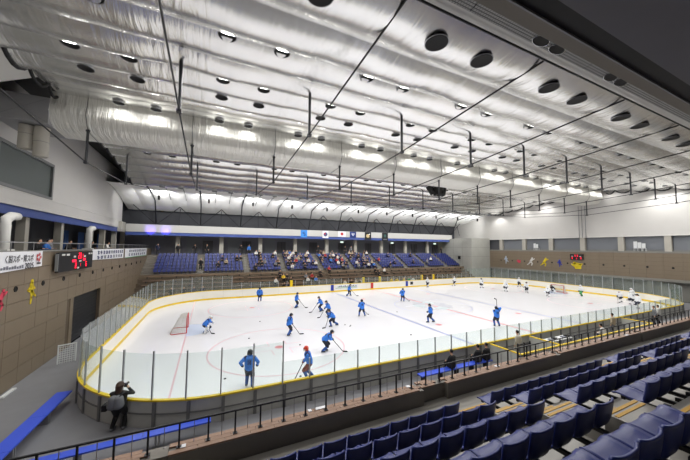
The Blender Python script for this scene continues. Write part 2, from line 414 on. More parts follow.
for k in range(9):
    yc = 23.78+5.04-5.04*k
    tag(mb('column').box(X1-.05, X1+.5, yc-.35, yc+.35, 6.75, 8.95).obj('column'), 'concrete pier between grey panels above the brown wall', 'column', 'piers of the right gallery band')
    b = thing('blind_panel', 'wide grey blind panel between concrete piers above the brown wall', 'panel', (X1+.42, yc-2.52, 6.75), group='grey blinds of the right gallery band')
    mb('blind_grey').box(-.03, .03, -2.1, 2.1, .22, 2.2).obj('blind', b); mb('frame_grey').box(-.06, .06, -2.17, 2.17, 0, .22).obj('sill', b)
for (px, w_) in ((535, 1.3), (640, 1.9)):
    c = at(px, 246, x=X1-.0);
    for j in range(3 if w_ > 1.5 else 2):
        t = thing('white_chair', 'white plastic chair stored on the right gallery ledge', 'chair', (X1+.15, c.y-.4+.45*j, 6.75), group='white chairs on the right gallery ledge')
        mb('white_plastic').box(-.2, .2, -.2, .2, .42, .47).obj('seat', t); mb('white_plastic').box(-.2, -.15, -.2, .2, .47, 1.15+.15*j).obj('backrest', t)
        for sx in (-1, 1):
            for sy in (-1, 1): mb('white_plastic').box(sx*.18-.02, sx*.18+.02, sy*.18-.02, sy*.18+.02, 0, .42).obj('leg', t)

# ================================================================== far side of the hall
YB = 42.0
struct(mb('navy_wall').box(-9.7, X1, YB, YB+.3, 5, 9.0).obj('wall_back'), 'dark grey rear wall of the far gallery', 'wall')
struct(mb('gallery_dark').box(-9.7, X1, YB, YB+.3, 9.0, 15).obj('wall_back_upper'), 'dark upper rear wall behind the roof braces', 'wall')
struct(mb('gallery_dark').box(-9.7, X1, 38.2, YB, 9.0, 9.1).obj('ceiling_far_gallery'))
fa = struct(mb('fascia_white').box(XU+.5, 58, 37.9, 38.2, 8.98, 10.12).obj('trim_2'), 'long white fascia above the far stand', 'trim')
struct(mb('blue_band').box(XU+.5, 58, 38.0, 38.3, 8.5, 8.98).obj('trim_3'), 'blue band under the white fascia', 'trim')
for k in range(10):
    xc = .81+6.4*k
    tag(mb('column').box(xc-.32, xc+.32, 39.6, 40.1, 5.7, 8.95).obj('column'), 'pale concrete column at the back of the far stand', 'column', 'columns behind the far stand')
    pn = tag(mb('blind_grey').box(xc+1.1, xc+3.0, YB-.1, YB-.02, 5.75, 8.9).obj('wall_panel'), 'light grey wall panel between columns of the far gallery', 'panel', 'light panels of the far gallery')
    dr = struct(mb('gallery_dark').box(xc+3.5, xc+5.1, YB-.12, YB-.02, 5.75, 7.9).obj('door_%d' % (k+2)), 'dark double door at the back of the far gallery', 'door')
    mb('dark_steel').box(xc+4.27, xc+4.33, YB-.15, YB-.12, 5.75, 7.9).obj('meeting_stile', dr)
    if k in (4, 6, 8): 
        e = tag(mb('white_paint').box(xc+4.0, xc+4.6, YB-.2, YB-.0, 7.95, 8.2).obj('exit_sign'), 'small lit sign over a far gallery door', 'sign', 'door signs of the far gallery')
        e.data.materials[0] = mat('exit_lit', (220, 240, 225), emit=1.5)
# concrete block at the far right corner
cb = struct(mb('concrete_block').box(57.3, X1, 31.6, YB, FLZ, 9.25).obj('wall_corner_block'), 'bare concrete corner block beside the far stand', 'wall')
for zz in (5.2, 7.2):
    mb('parapet').box(57.28, X1, 31.58, 31.6, zz-.02, zz+.02).obj('joint', cb); mb('parapet').box(57.28, 57.3, 31.6, YB, zz-.02, zz+.02).obj('joint', cb)
for yy in (34.2, 36.8, 39.4): mb('parapet').box(57.28, 57.3, yy-.02, yy+.02, 3.3, 9.25).obj('joint', cb)
sp = thing('wall_speaker', 'small black loudspeaker on the concrete corner block', 'speaker', tuple(at(459.5, 257.5, x=57.2)))
mb('black').box(-.25, .1, -.22, .22, -.35, .35).obj('cabinet', sp); mb('dark_metal').box(-.27, -.25, -.18, .18, -.3, .3).obj('grille', sp)

# ================================================================== roof
RY = [-7.1, 1.2, 6.0, 10.2, 20.0, 26.5, 30.0]; RZ = [13.7, 15.55, 16.1, 16.4, 15.9, 15.2, 14.65]
def zroof(y):
    if y <= RY[0]: return RZ[0]
    for i in range(len(RY)-1):
        if y <= RY[i+1]:
            t = (y-RY[i])/(RY[i+1]-RY[i]); return RZ[i]+t*(RZ[i+1]-RZ[i])
    return RZ[-1]
ceil = struct(link('ceiling', None), 'silver foil ceiling sagging in long strips over the rink', 'ceiling')
def strip_z(x, y, ya, yb, sag):
    za, zb = zroof(ya), zroof(yb); seed = ya*3.7; v = (y-ya)/(yb-ya)
    wr_ = noise.noise((x*1.6+y*.5, y*.35+seed, 0))*.035 + noise.noise((x*.45, y*.3+seed, 5))*.06
    bay = abs(((x+2) % 6)-3)/3           # pulled up a little at the trusses
    return za+v*(zb-za)-(sag*(.88+.12*(1-bay))+wr_)*4*v*(1-v)
def foil_strip(ya, yb, sag, m='foil', nx=190, ny=9):
    def fn(u, v):
        x = X0-.3+u*(X1-X0+.15); y = ya+v*(yb-ya); return (x, y, strip_z(x, y, ya, yb, sag))
    mb(m).grid(fn, nx, ny).obj('foil_strip', ceil, True)
SAG1, SAG2 = .52, .40
SEAM = [-7.1, -4.4, -1.9, .5, 2.7, 4.9, 7.0, 9.0, 10.35]
SAGS = [SAG1]*6+[.22, .1]
for i in range(len(SEAM)-1): foil_strip(SEAM[i], SEAM[i+1], SAGS[i])
SEAM2 = [12.9, 15.1, 17.3, 19.4, 21.5, 23.6, 25.7, 27.8, 30.0]
for i in range(len(SEAM2)-1): foil_strip(SEAM2[i], SEAM2[i+1], SAG2)
for x in (X0-.31, X1-.14):
    for sm_ in (SEAM, SEAM2):
        pts_ = []
        for a, b in zip(sm_[:-1], sm_[1:]):
            g = SAG2 if sm_ is SEAM2 else SAG1
            for q in range(5): v = q/5; pts_.append((x, a+v*(b-a), zroof(a)+v*(zroof(b)-zroof(a))-g*.95*4*v*(1-v)-.04))
        mb('gantry_black').tube(pts_, .09, 6).obj('edge_gap_dark', ceil)  # black tube stands in for the dark open gap at the foil ends
# dark roof deck above the foil (closes the hall)
sl = MB().use('white_paint').add([(X0-.36, -8.2, 16.0), (X0-.36, 9.0, 16.75), (XU, 9.0, 15.5), (XU, -8.2, 15.0), (X0-.36, -8.2, 16.05), (X0-.36, 9.0, 16.8), (XU, 9.0, 15.55), (XU, -8.2, 15.05)],
    [(0, 1, 2, 3), (7, 6, 5, 4), (0, 4, 5, 1), (1, 5, 6, 2), (2, 6, 7, 3), (3, 7, 4, 0)])
struct(sl.obj('ceiling_left_added_board'), 'pale sloping board added to lighten the dark gap between the foil and the white left wall', 'ceiling')  # white board added so the dark gap beside the foil looks light
struct(mb('black').box(-9.7, X1+.4, -17, YB+.3, 17.3, 17.5).obj('ceiling_deck'))
# beam boxed in foil, running the length of the hall
def beam_mesh():
    prof = [(10.34, 16.45), (10.26, 15.68), (10.2, 15.6), (10.14, 15.15), (10.4, 14.6), (10.85, 14.32), (12.7, 14.25), (12.95, 14.5), (13.0, 16.4)]
    b = MB().use('foil_beam'); nx = 230
    def fn(u, v):
        k = v*(len(prof)-1); i = min(int(k), len(prof)-2); t = k-i
        y = prof[i][0]*(1-t)+prof[i+1][0]*t; z = prof[i][1]*(1-t)+prof[i+1][1]*t; x = -3.8+u*(X1-1.2+3.8)
        d = noise.noise((x*2.2, z*.6, 3))*.035
        return (x, y-(d if y < 11 else 0), z+(d if y >= 11 else 0))
    b.grid(fn, nx, 24); return b
bm_ = struct(link('ceiling_beam', None), 'foil wrapped box beam running along the ceiling', 'beam')
beam_mesh().obj('foil_wrap', bm_, True)
for k in range(11):
    x = 4.0+6*k-6; mb('dark_steel').tube([(x, 10.3, 16.4), (x, 10.22, 15.68), (x, 10.16, 15.6), (x, 10.1, 15.15), (x, 10.42, 14.53), (x, 10.83, 14.29), (x, 12.8, 14.22)], .018, 5).obj('strap', bm_)
mb('steel_light').box(XU, -3.78, 10.15, 13.0, 14.3, 15.9).obj('end_box', bm_)
for za, zb in ((14.4, 15.8), (15.8, 14.4)): mb('frame_grey').tube([(XU+.1, 10.14, za), (-3.9, 10.14, zb)], .012, 4).obj('cross_break', bm_)
for dx in (-.5, 0, .45):
    mb('steel_light').tube([(X1-.15, 13.6+dx, 14.4), (X1-.15, 13.6+dx, 8.95)], .05, 6).obj('drop_pipe', bm_)

# near strip of perforated ceiling panels between the foil and the gantry
for k in range(22):
    x0 = -3+3*k
    p_ = tag(mb('perforated').add([(x0+.01, -7.42, 13.72), (x0+2.98, -7.42, 13.72), (x0+2.98, -11.5, 14.3), (x0+.01, -11.5, 14.3), (x0+.01, -7.42, 13.77), (x0+2.98, -7.42, 13.77), (x0+2.98, -11.5, 14.35), (x0+.01, -11.5, 14.35)],
        [(0, 1, 2, 3), (7, 6, 5, 4), (0, 4, 5, 1), (1, 5, 6, 2), (2, 6, 7, 3), (3, 7, 4, 0)]).obj('ceiling_panel'), 'grey perforated metal panel beside the foil ceiling', 'panel', 'perforated ceiling panels')
struct(mb('white_paint').box(X0, X1, -7.42, -7.15, 13.72, 13.78).obj('trim_4'), 'pale strip between foil and perforated panels', 'trim')
cw = thing('edge_cable', 'dark cable along the edge of the foil ceiling', 'cable', (0, 0, 0)); mb('cable').tube([(X0, -7.2, 13.6), (X1, -7.2, 13.6)], .03, 6).obj('strand', cw)
gantry = struct(link('ceiling_gantry', None), 'dark overhead gantry above the near stand', 'gantry')
mb('gantry_strip').box(X0, X1, -10.43, -10.2, 10.5, 10.62).obj('lip', gantry)
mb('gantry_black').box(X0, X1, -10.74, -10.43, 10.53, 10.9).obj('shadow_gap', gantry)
mb('steel_light').box(X0, X1, -10.45, -10.425, 10.48, 10.52).obj('edge_bead', gantry)
mb('gantry_soffit').box(X0, X1, -17, -10.74, 10.5, 10.8).obj('soffit', gantry)
mb('gantry_soffit').box(X0, X1, -10.6, -10.2, 10.62, 14.4).obj('fascia', gantry)
struct(mb('near_wall').box(X0, X1, -17.2, -17, 2, 17.4).obj('wall_near'), 'dark wall behind the near stand', 'wall')

# ------------------------------------------------------------------ white cloth over the far stand
cloth = struct(link('ceiling_cloth', None), 'white cloth ceiling sloping down over the far stand', 'ceiling')
CYs = [29.9, 32.5, 35.5, 38.0, 40.6]; CZs = [14.62, 14.5, 13.95, 13.2, 12.55]
def zcl(y):
    for i in range(4):
        if y <= CYs[i+1]:
            t = (y-CYs[i])/(CYs[i+1]-CYs[i]); return CZs[i]+t*(CZs[i+1]-CZs[i])
    return CZs[-1]
XB = [-6.1, -4]+[-2+2*k for k in range(0, 33)]+[X1-.1]
for i in range(len(XB)-1):
    xa, xb = XB[i], XB[i+1]
    def fn(u, v):
        x = xa+u*(xb-xa); y = CYs[0]+v*(CYs[-1]-CYs[0]); return (x, y, zcl(y)-.18*math.sin(PI*u)*(.3+math.sin(PI*min(1, v*1.1))) + .02*noise.noise((x*2, y, 1)))
    mb('white_cloth').grid(fn, 6, 12).obj('cloth_bay', cloth, True)
for k in range(11):
    x = -2+6*k
    t = tag(link('roof_rib', None, None, (x, 0, 0)), 'dark curved steel rib and braces over the far stand', 'rib', 'steel ribs over the far stand')
    mb('truss_steel').tube([(0, y, zcl(y)-.22) for y in (30.0, 32.5, 34.5, 36.2)]+[(0, 37.9, 10.3)], .09, 6).obj('rib', t, True)
    mb('truss_steel').tube([(-3, 38.2, 13.0), (-.05, 38.4, 10.2)], .06, 6).obj('brace', t); mb('truss_steel').tube([(3, 38.2, 13.0), (.05, 38.4, 10.2)], .06, 6).obj('brace', t)
    mb('truss_steel').tube([(3, 39.2, 13.0), (3, 38.4, 10.1)], .05, 6).obj('hanger', t)
    for bx_ in (2, 4): mb('truss_steel').tube([(bx_, 30.1, 14.45), (bx_, 33.0, 14.3), (bx_, 35.8, 13.75)], .035, 5).obj('batten', t)
    f_ = thing('flood_lamp', 'black floodlight box hanging under the white cloth ceiling', 'lamp', (x+1.1, 31.5, 13.3), group='floodlights under the white cloth')
    mb('black').box(-.12, .12, -.1, .1, -.28, .28).obj('housing', f_); mb('dark_metal').tube([(0, 0, .28), (0, 0, 1.2)], .02, 6).obj('hanger', f_)
    FL = bpy.data.lights.get('flood_light') or bpy.data.lights.new('flood_light', 'SPOT'); FL.energy = 640; FL.spot_size = math.radians(174); FL.spot_blend = .5; FL.shadow_soft_size = .3
    o_ = link('flood_light', FL, f_, (0, .45, -.3)); o_.rotation_euler = (math.radians(92), 0, 0)

# ------------------------------------------------------------------ under-strung roof trusses: three struts and a tie cable each
for k in range(11):
    x = 4.0-6+6*k
    t = tag(link('roof_truss', None, None, (x, 0, 0)), 'tie cable with three hanging steel struts under the foil ceiling', 'truss', 'under-strung roof trusses')
    nodes = [(0, -7.15, 13.6), (0, 1.2, 12.85), (0, 10.6, 12.25), (0, 20.2, 12.8), (0, 30.2, 14.3)]
    for a, b in zip(nodes[:-1], nodes[1:]): mb('cable').tube([a, b], .038, 6).obj('tie_cable', t)
    for (y, zb, zt) in ((1.2, 12.8, 15.55), (10.6, 12.2, 14.4), (20.2, 12.75, 15.75)):
        s = mb('dark_steel').tube([(0, y, zb), (0, y, zt)], .075, 8).obj('strut', t)
        mb('dark_steel').box(-.1, .1, y-.12, y+.12, zb-.05, zb+.07).obj('clamp', s); mb('dark_steel').tube([(0, y, zt-.12), (0, y, zt-.02)], .12, 8).obj('cap_plate', s)

# ------------------------------------------------------------------ ceiling lamps
def zfoil(x, y):
    S_, G_ = (SEAM, SAGS) if y < 11 else (SEAM2, [SAG2]*9)
    for a, b, g in zip(S_[:-1], S_[1:], G_):
        if a <= y <= b: return strip_z(x, y, a, b, g)
    return zroof(y)
def lamp_light(parent, power, cone=150, blend=.6):
    L = bpy.data.lights.get('lamp_light_%d_%d' % (power, cone))
    if not L:
        L = bpy.data.lights.new('lamp_light_%d_%d' % (power, cone), 'SPOT'); L.energy = power; L.spot_size = math.radians(cone); L.spot_blend = blend; L.shadow_soft_size = .2; L.color = (1, .985, .96)
    return link('lamp_light', L, parent, (0, 0, -.20))
shade = MB().use('lamp_shade').lathe([(.10, .14), (.16, .06), (.26, .02), (.31, -.04), (.32, -.09)], 18).use('lamp_dark').lathe([(.31, -.088), (.27, -.03), (.001, -.02)], 18).mesh('shade', True)
rim = MB().use('lamp_shade').lathe([(.32, -.09), (.34, -.10), (.34, -.075), (.32, -.065)], 18).mesh('rim', True)
hole = MB().use('lamp_dark').lathe([(.36, .02), (.36, -.05), (.33, -.05), (.30, -.045), (.001, -.045)], 20).mesh('housing', True)
holerim = MB().use('lamp_shade').lathe([(.36, -.04), (.385, -.045), (.385, -.02), (.36, -.01)], 20).mesh('rim', True)
for (y, dz) in ((-6.35, .0), (-1.9, .06), (2.55, .06), (4.3, .06), (9.62, .02), (19.3, .06), (23.6, .06), (28.9, .06)):
    rec = y < -5
    for k in range(11):
        for dx in (-.25, 1.8):
            x = 6*k+dx
            if x > X1-1: continue
            rn = {-6.35: 'recessed in the outermost foil strip', -1.9: 'in the first row of bells from the gantry', 2.55: 'in the second row from the gantry by the tall struts', 4.3: 'in the third row from the gantry', 9.62: 'in the row lighting the foil beam', 19.3: 'in the first row behind the foil beam', 23.6: 'in the middle row behind the foil beam', 28.9: 'in the row along the white cloth'}[y]
            t = thing('ceiling_lamp', ('round dark ceiling lamp ' if rec else 'silver bell shaped ceiling lamp ')+rn, 'lamp', (x, y, zfoil(x, y)-dz), group='ceiling lamps '+rn)
            link('housing' if rec else 'shade', hole if rec else shade, t); link('rim', holerim if rec else rim, t)
            lamp_light(t, int(LAMP_W*.4) if rec else int(LAMP_W*.22) if y == 9.62 else int(LAMP_W*1.08), 179 if y == 9.62 else 176 if x < 0 and not rec else 158, .25 if y == 9.62 else .6)
for (px, py) in ((541, 47), (557, 56), (611, 92), (621, 97)):
    c = at(px, py, y=-7.6); zc = 13.72+(-7.42+7.6)*.142
    t = thing('slot_lamp', 'dark oval lamp opening in the perforated ceiling panels', 'lamp', (c.x, -7.6, zc-.01), group='oval openings in the perforated panels'); t.rotation_euler = (-.14, 0, 0); t.scale = (1.0, .45, .4)
    link('housing', hole, t); link('rim', holerim, t)
# speaker cluster under the beam
sc = thing('speaker_cluster', 'cluster of black loudspeakers hanging from the ceiling', 'speaker', tuple(at(437, 191, y=14.5)))
for k, a in enumerate((-.55, -.2, .22, .55)):
    mb('black').box(-.22, .22, -.25, .25, -.6, .6).obj('speaker_box', sc).matrix_local = Matrix.Translation((a*1.9, .0, 0)) @ Matrix.Rotation(a*.9, 4, 'Y') @ Matrix.Rotation(-.25, 4, 'X')
mb('dark_metal').tube([(0, 0, 0), (0, 0, zroof(14.5)-sc.location.z)], .05, 6).obj('hanger', sc); mb('steel_light').box(-.9, .9, -.08, .08, -.75, -.66).obj('yoke', sc)
# ================================================================== rink boards and glass
def BHf(y): return .95+.2*max(0., min(1., y/28.))
rb = thing('rink_boards', 'rounded rink boards with yellow cap rail and clear glass', 'boards')
dense = rink_path(0, 40)
seg = []; tot = 0.0
for i in range(len(dense)):
    a = Vector(dense[i]); b = Vector(dense[(i+1) % len(dense)]); l = (b-a).length
    if l > 1e-6: seg.append((tot, l, a, b)); tot += l
def pt(s):
    s %= tot
    for (s0, l, a, b) in seg:
        if s <= s0+l+1e-9:
            d = (b-a)/l; return a+d*(s-s0), Vector((d.y, -d.x))
    return seg[-1][3], Vector((0, 1))
def ribbon(s0, s1, prof, m, name, parent, step=.45):
    """extrude a profile [(offset outwards, z)] along the outline; z 'h+..' is measured from the board top"""
    n = max(1, math.ceil((s1-s0)/step)); vs = []; fs = []; k = len(prof)
    for i in range(n+1):
        p, nn = pt(s0+(s1-s0)*i/n)
        vs += [(p.x+nn.x*o, p.y+nn.y*o, z if z < 10 else z-100+BHf(p.y)) for o, z in prof]
    for i in range(n): fs += [(i*k+j, i*k+(j+1) % k, (i+1)*k+(j+1) % k, (i+1)*k+j) for j in range(k)]
    fs += [tuple(range(k)), tuple(n*k+j for j in range(k-1, -1, -1))]
    return mb(m).add(vs, fs).obj(name, parent)
# s = 0 at (0, 5.5) going round the near left corner
arcL = PI/2*RL; sNear = arcL; nearLen = 60-RL-RR
def s_near(x): return arcL+(x-RL)
s_farstart = arcL+nearLen+PI/2*RR+(YF-YN-2*RR)+PI/2*RR
def s_far(x): return s_farstart+(60-RR-x)
NP = 68; pl = tot/NP
for i in range(NP):
    s0, s1 = i*pl+.008, (i+1)*pl-.008
    ribbon(s0, s1, [(0, .2), (.05, .2), (.05, 99.97), (0, 99.97)], 'board_white', 'board_panel', rb)
    ribbon(i*pl, (i+1)*pl, [(.05, FLZ), (.10, FLZ), (.10, 99.97), (.05, 99.97)], 'board_back', 'back_panel', rb)
    ribbon(s0, s1, [(-.012, .0), (.05, .0), (.05, .2), (-.012, .2)], 'yellow', 'kick_plate', rb)
    ribbon(i*pl, (i+1)*pl, [(-.02, 99.97), (.13, 99.97), (.13, 100.03), (-.02, 100.03)], 'yellow', 'cap_rail', rb)
ribm = mb('board_rib').box(-.03, .03, -.06, .06, FLZ, .9).mesh('rib')
railm = None
nr = round(tot/1.22)
for i in range(nr):
    s = i*tot/nr; p, nn = pt(s)
    if (8 < p.x < 58 and p.y > 20): continue
    link('rib', ribm, rb, (p.x+nn.x*.125, p.y+nn.y*.125, 0), math.atan2(nn.y, nn.x))
for i in range(NP):
    ribbon(i*pl, (i+1)*pl, [(.10, .45), (.13, .45), (.13, .5), (.10, .5)], 'board_rib', 'stringer', rb)
# glass: tall round the ends, low along the sides
tall_m = mb('steel_post').box(-.03, .03, -.025, .025, 0, 1.82).mesh('glass_post')
low_m = mb('steel_post').box(-.03, .03, -.025, .025, 0, .86).mesh('glass_post')
def glass_run(s0, s1, pitch, h, gap=()):
    n = max(1, round((s1-s0)/pitch)); d = (s1-s0)/n
    for i in range(n):
        a, b = s0+i*d, s0+(i+1)*d; p, nn = pt(a)
        link('glass_post', tall_m if h > 1.2 else low_m, rb, (p.x+nn.x*.07, p.y+nn.y*.07, BHf(p.y)+.03), math.atan2(nn.y, nn.x))
        pm, _ = pt((a+b)/2)
        if any(g0 < pm.x < g1 and (pm.y > 20) == far for g0, g1, far in gap): continue
        ribbon(a+.03, b-.03, [(.064, 100.03), (.076, 100.03), (.076, 100.03+h), (.064, 100.03+h)], 'rink_glass', 'glass_pane', rb, .3)
sA = s_near(8.5); sB = s_near(49.5); sC = s_far(50.5); sD = s_far(8.3)
glass_run(sA-9*1.235, sA, 1.235, 1.72)
p, nn = pt(sA); link('glass_post', tall_m, rb, (p.x+nn.x*.13, p.y+nn.y*.13, BHf(p.y)), math.atan2(nn.y, nn.x))
glass_run(sA, sB, 1.235, .85)
glass_run(sB, sC, 1.2, 1.8)
glass_run(sC, sD, 1.25, .85, gap=((14.5, 18.5, True), (24.5, 27.2, True), (40, 44, True)))
glass_run(sD, tot+sA-9*1.235, 1.2, 1.8)
def far_mark(name, m, x, w_, z0=.2, z1=1.1): mb(m).box(x-w_/2, x+w_/2, YF-.012, YF, z0, z1).obj(name, rb)
far_mark('blue_marker', 'blue_mark', 22.86, .5); far_mark('red_marker', 'red_mark', 30, .5); far_mark('blue_marker', 'blue_mark', 37.14, .5)
far_mark('goal_line_marker', 'line_red', 4, .1)
far_mark('service_hatch', 'dark_steel', 38.2, .6, .45, .95)
ad = mb('banner_white').box(23.3, 27.4, YF-.016, YF-.004, .28, 1.02).obj('advert_panel', rb)
mb('print_green').box(23.4, 27.2, YF-.02, YF-.016, .52, .58).obj('advert_print', ad)
for k in range(14): mb('print_navy' if k % 3 else 'print_green').box(23.8+.24*k, 23.95+.24*k, YF-.02, YF-.016, .66, .8+.06*(k % 3)).obj('advert_print', ad)
for px in (291.5, 363.5, 380, 422, 433.5):
    x = at(px, 278, y=YF+.2).x
    mb('yellow').box(x-.18, x+.18, YF+.14, YF+.38, FLZ, 2.05).obj('padded_post', rb)

# ---- boxes on the near side (penalty benches and timekeepers)
def low_wall(parent, a, b, h=.95):
    a = Vector(a); b = Vector(b)
    mb('board_back').bar((a.x, a.y, h/2), (b.x, b.y, h/2), .1, h).obj('wall_panel', parent); mb('yellow').bar((a.x, a.y, h+.03), (b.x, b.y, h+.03), .11, .06).obj('cap_rail', parent)
BX = [21.5, 25.4, 29.9, 33.5, 38.4]
for i in range(4):
    t = thing('rink_box', ['penalty box with yellow capped walls where a pale coated person stands', 'timekeeper box with white tables inside', 'penalty box with yellow capped walls beside the timekeepers', 'yellow capped box at the end of the row behind the near glass'][i], 'box', (0, 0, FLZ))
    if i < 2: low_wall(t, (BX[i]+.05, YN-.25), (BX[i]+.05, -2.3))
    low_wall(t, (BX[i]+.05, -2.35), (BX[i+1]-.05, -2.35))
    if i == 3: low_wall(t, (BX[i+1]-.05, -2.35), (BX[i+1]-.05, YN-.25))
    if i in (0, 2, 3): mb('bench_wood').box(BX[i]+.4, BX[i+1]-.4, -2.1, -1.75, .4, .46).obj('bench_seat', t)
for k, x in enumerate((26.0, 27.5)):
    t = thing('white_table', 'white topped folding table in the timekeeper box', 'table', (x, -1.0, FLZ), group='white tables in the timekeeper box')
    mb('white_plastic').box(0, 1.4, -.3, .3, .7, .74).obj('table_top', t)
    for sx in (.08, 1.32):
        for sy in (-.25, .25): mb('steel_light').box(sx-.02, sx+.02, sy-.02, sy+.02, 0, .7).obj('leg', t)
    for j in range(3): tag(mb(('banner_white', 'print_grey', 'black')[j]).box(x+.2+.4*j, x+.5+.4*j, -1.15, -.9, FLZ+.742, FLZ+.76+.05*j).obj(('paper_stack', 'notebook', 'control_box')[j]), ('stack of white paper on the timekeeper table', 'grey notebook on the timekeeper table', 'black control box on the timekeeper table')[j], ('paper', 'notebook', 'device')[j], ('paper stacks', 'notebooks', 'control boxes')[j])

# ---- goals
def tube_net(b, p0, p1, q0, q1, nu, nv, r=.012):
    p0, p1, q0, q1 = map(Vector, (p0, p1, q0, q1))
    for i in range(nu+1):
        t = i/nu; b.tube([p0.lerp(p1, t), q0.lerp(q1, t)], r, 3, False)
    for j in range(1, nv):
        t = j/nv; b.tube([p0.lerp(q0, t), p1.lerp(q1, t)], r, 3, False)
def goal(x, s, label):
    t = thing('hockey_goal', label, 'goal', (x, CY, 0), 0 if s > 0 else PI)   # mouth towards +x local, depth to -x
    W2, H, D, DT = .915, 1.22, 1.12, .55
    for sy in (-1, 1): mb('goal_red').tube([(0, sy*W2, .004), (0, sy*W2, H)], .038, 8).obj('goal_post', t)
    mb('goal_red').tube([(0, -W2, H), (0, W2, H)], .038, 8).obj('crossbar', t)
    mb('goal_red').tube([(-.0, -W2, .03), (-D*.9, -W2*1.12, .03), (-D, -W2*.8, .03), (-D, W2*.8, .03), (-D*.9, W2*1.12, .03), (0, W2, .03)], .028, 6).obj('base_frame', t, True)
    mb('white_paint').tube([(0, -W2, H), (-DT, -W2*.8, H), (-DT, W2*.8, H), (0, W2, H)], .025, 6).obj('top_frame', t)
    mb('white_plastic').tube([(-DT, 0, H), (-D, 0, .03)], .02, 6).obj('centre_bar', t)
    mb('white_plastic').bar((-D-.02, -W2*.8, .12), (-D-.02, W2*.8, .12), .03, .18).obj('skirt_pad', t)
    b = mb('net_white')
    tube_net(b, (-DT, -W2*.8, H), (-DT, W2*.8, H), (-D, -W2*.8, .03), (-D, W2*.8, .03), 16, 14)
    tube_net(b, (0, -W2, H), (0, W2, H), (-DT, -W2*.8, H), (-DT, W2*.8, H), 16, 5)
    for sy in (-1, 1): tube_net(b, (0, sy*W2, H), (-DT, sy*W2*.8, H), (0, sy*W2, .03), (-D, sy*W2*.8, .03), 8, 12)
    b.obj('net', t)
goal(4.0, 1, 'red framed hockey goal with white net in front of the scoreboard wall')
goal(56.0, -1, 'red framed hockey goal with white net near the brown right wall')

# ================================================================== near stand
ZA = 2.5; PITCHY, RISE = .958, .474
ns = struct(link('floor_near_stand', None), 'stepped concrete floor of the near stand', 'floor')
mb('tread').box(X0, X1, -8.1, -6.3, ZA-.4, ZA).obj('tier', ns)
for r in range(1, 10):
    mb('tread').box(X0, X1, -8.1-PITCHY*r, -8.1-PITCHY*(r-1), ZA+RISE*(r-1)-.3, ZA+RISE*r).obj('tier', ns)
struct(mb('parapet').box(X0, X1, -6.3, -6.2, FLZ, ZA).obj('wall_stand_front'), 'dark front wall under the near stand', 'wall')
# parapet and brown tiled ledge
PAR = [(X0, 4.85, .06), (4.85, 10.98, .0), (10.98, 11.85, .14), (11.85, 17.6, .0), (17.6, 24.3, .05), (24.3, 32, 0), (32, X1, .05)]
wp = struct(link('wall_parapet', None), 'dark concrete parapet with brown tiled ledge in front of the near seats', 'wall')
for i, (a, b, o) in enumerate(PAR):
    mb('parapet').box(a+.006, b-.006, -6.52+o, -6.14, ZA, 2.91).obj('parapet_block', wp)
tm = {}
tile = mb('deck_tile').box(-.246, .246, -.057, .057, 0, .03).mesh('tile')
n_t = 0
for i, (a, b, o) in enumerate(PAR):
    if a > 40: continue
    for j in range(3):
        y = -6.45+o*.6+.12*j
        x = a+.25+(.12 if j % 2 else 0)
        while x < min(b, 33)-.2:
            if n_t < 290 and x > 1.0: link('tile', tile, wp, (x, y, 2.91)); n_t += 1
            x += .5
far_t = mb('deck_tile').box(max(33, 0), X1, -6.5, -6.15, 2.91, 2.94).obj('tile_course', wp); far_t['kind'] = 'stuff'
# railing on the ledge
rl = thing('front_railing', 'black metal railing along the brown tiled ledge', 'railing', (0, -6.33, 2.94))
mb('dark_metal').tube([(X0, 0, .46), (X1, 0, .46)], .022, 8).obj('top_rail', rl)
pm_ = mb('dark_metal').box(-.016, .016, -.016, .016, 0, .46).mesh('post'); rm_ = mb('steel_light').box(-.006, .006, -.006, .006, 0, .45).mesh('rod'); fm_ = mb('dark_metal').box(-.045, .045, -.045, .045, 0, .012).mesh('foot_plate')
for k in range(0, 110):
    x = 5.02+.515*(k-14)
    if x > 60: break
    p_ = link('post', pm_, rl, (x, 0, 0)); link('foot_plate', fm_, p_)
    if x < 32: link('rod', rm_, rl, (x+.257, .06, 0))
# papers and a gate frame on the ledge
for (px, py, w_) in ((319, 405, .28), (183, 446, .1), (308, 407.5, .08), (408, 386.5, .12), (497, 366, .2), (633, 336.5, .3)):
    c = at(px, py, z=2.944); c.y = max(-6.42, min(-6.2, c.y))
    tag(mb('banner_white').box(c.x-w_/2, c.x+w_/2, c.y-.05, c.y+.05, 2.942, 2.952).obj('paper_sheet'), 'small white paper lying on the brown tiled ledge', 'paper', 'white papers on the tiled ledge')
c = at(516, 352, z=3.0)
gt = thing('gate_frame', 'dark folded metal gate standing at the ledge by the penalty box', 'gate', (c.x, -6.13, 2.5))
for dx in (-.35, 0, .35): mb('dark_metal').tube([(dx, 0, -.0), (dx, 0, .95)], .025, 6).obj('upright', gt)
for zz in (.2, .5, .9): mb('dark_metal').tube([(-.38, 0, zz), (.38, 0, zz-.05)], .025, 6).obj('crossbar', gt)
# aisle stairs
AIS = [4.95, 11.4, 17.85, 24.3, 30.75]
for xa in AIS:
    for r in range(0, 5):
        st = tag(link('aisle_step', None, None, (xa, -8.1-PITCHY*r, ZA+RISE*r)), 'grey aisle step with yellow nosing strips between blue seat blocks', 'step', 'aisle steps of the near stand')
        mb('tread').box(-.48, .48, .003, .35, 0, RISE).obj('block', st); mb('tread').box(-.48, .48, .35, .68, 0, RISE/2).obj('block', st)
        for yy, zz in ((.64, RISE/2), (.56, RISE/2), (.31, RISE), (.22, RISE)):
            mb('yellow_step').box(-.44, .44, yy-.025, yy+.025, zz, zz+.008).obj('nosing', st)

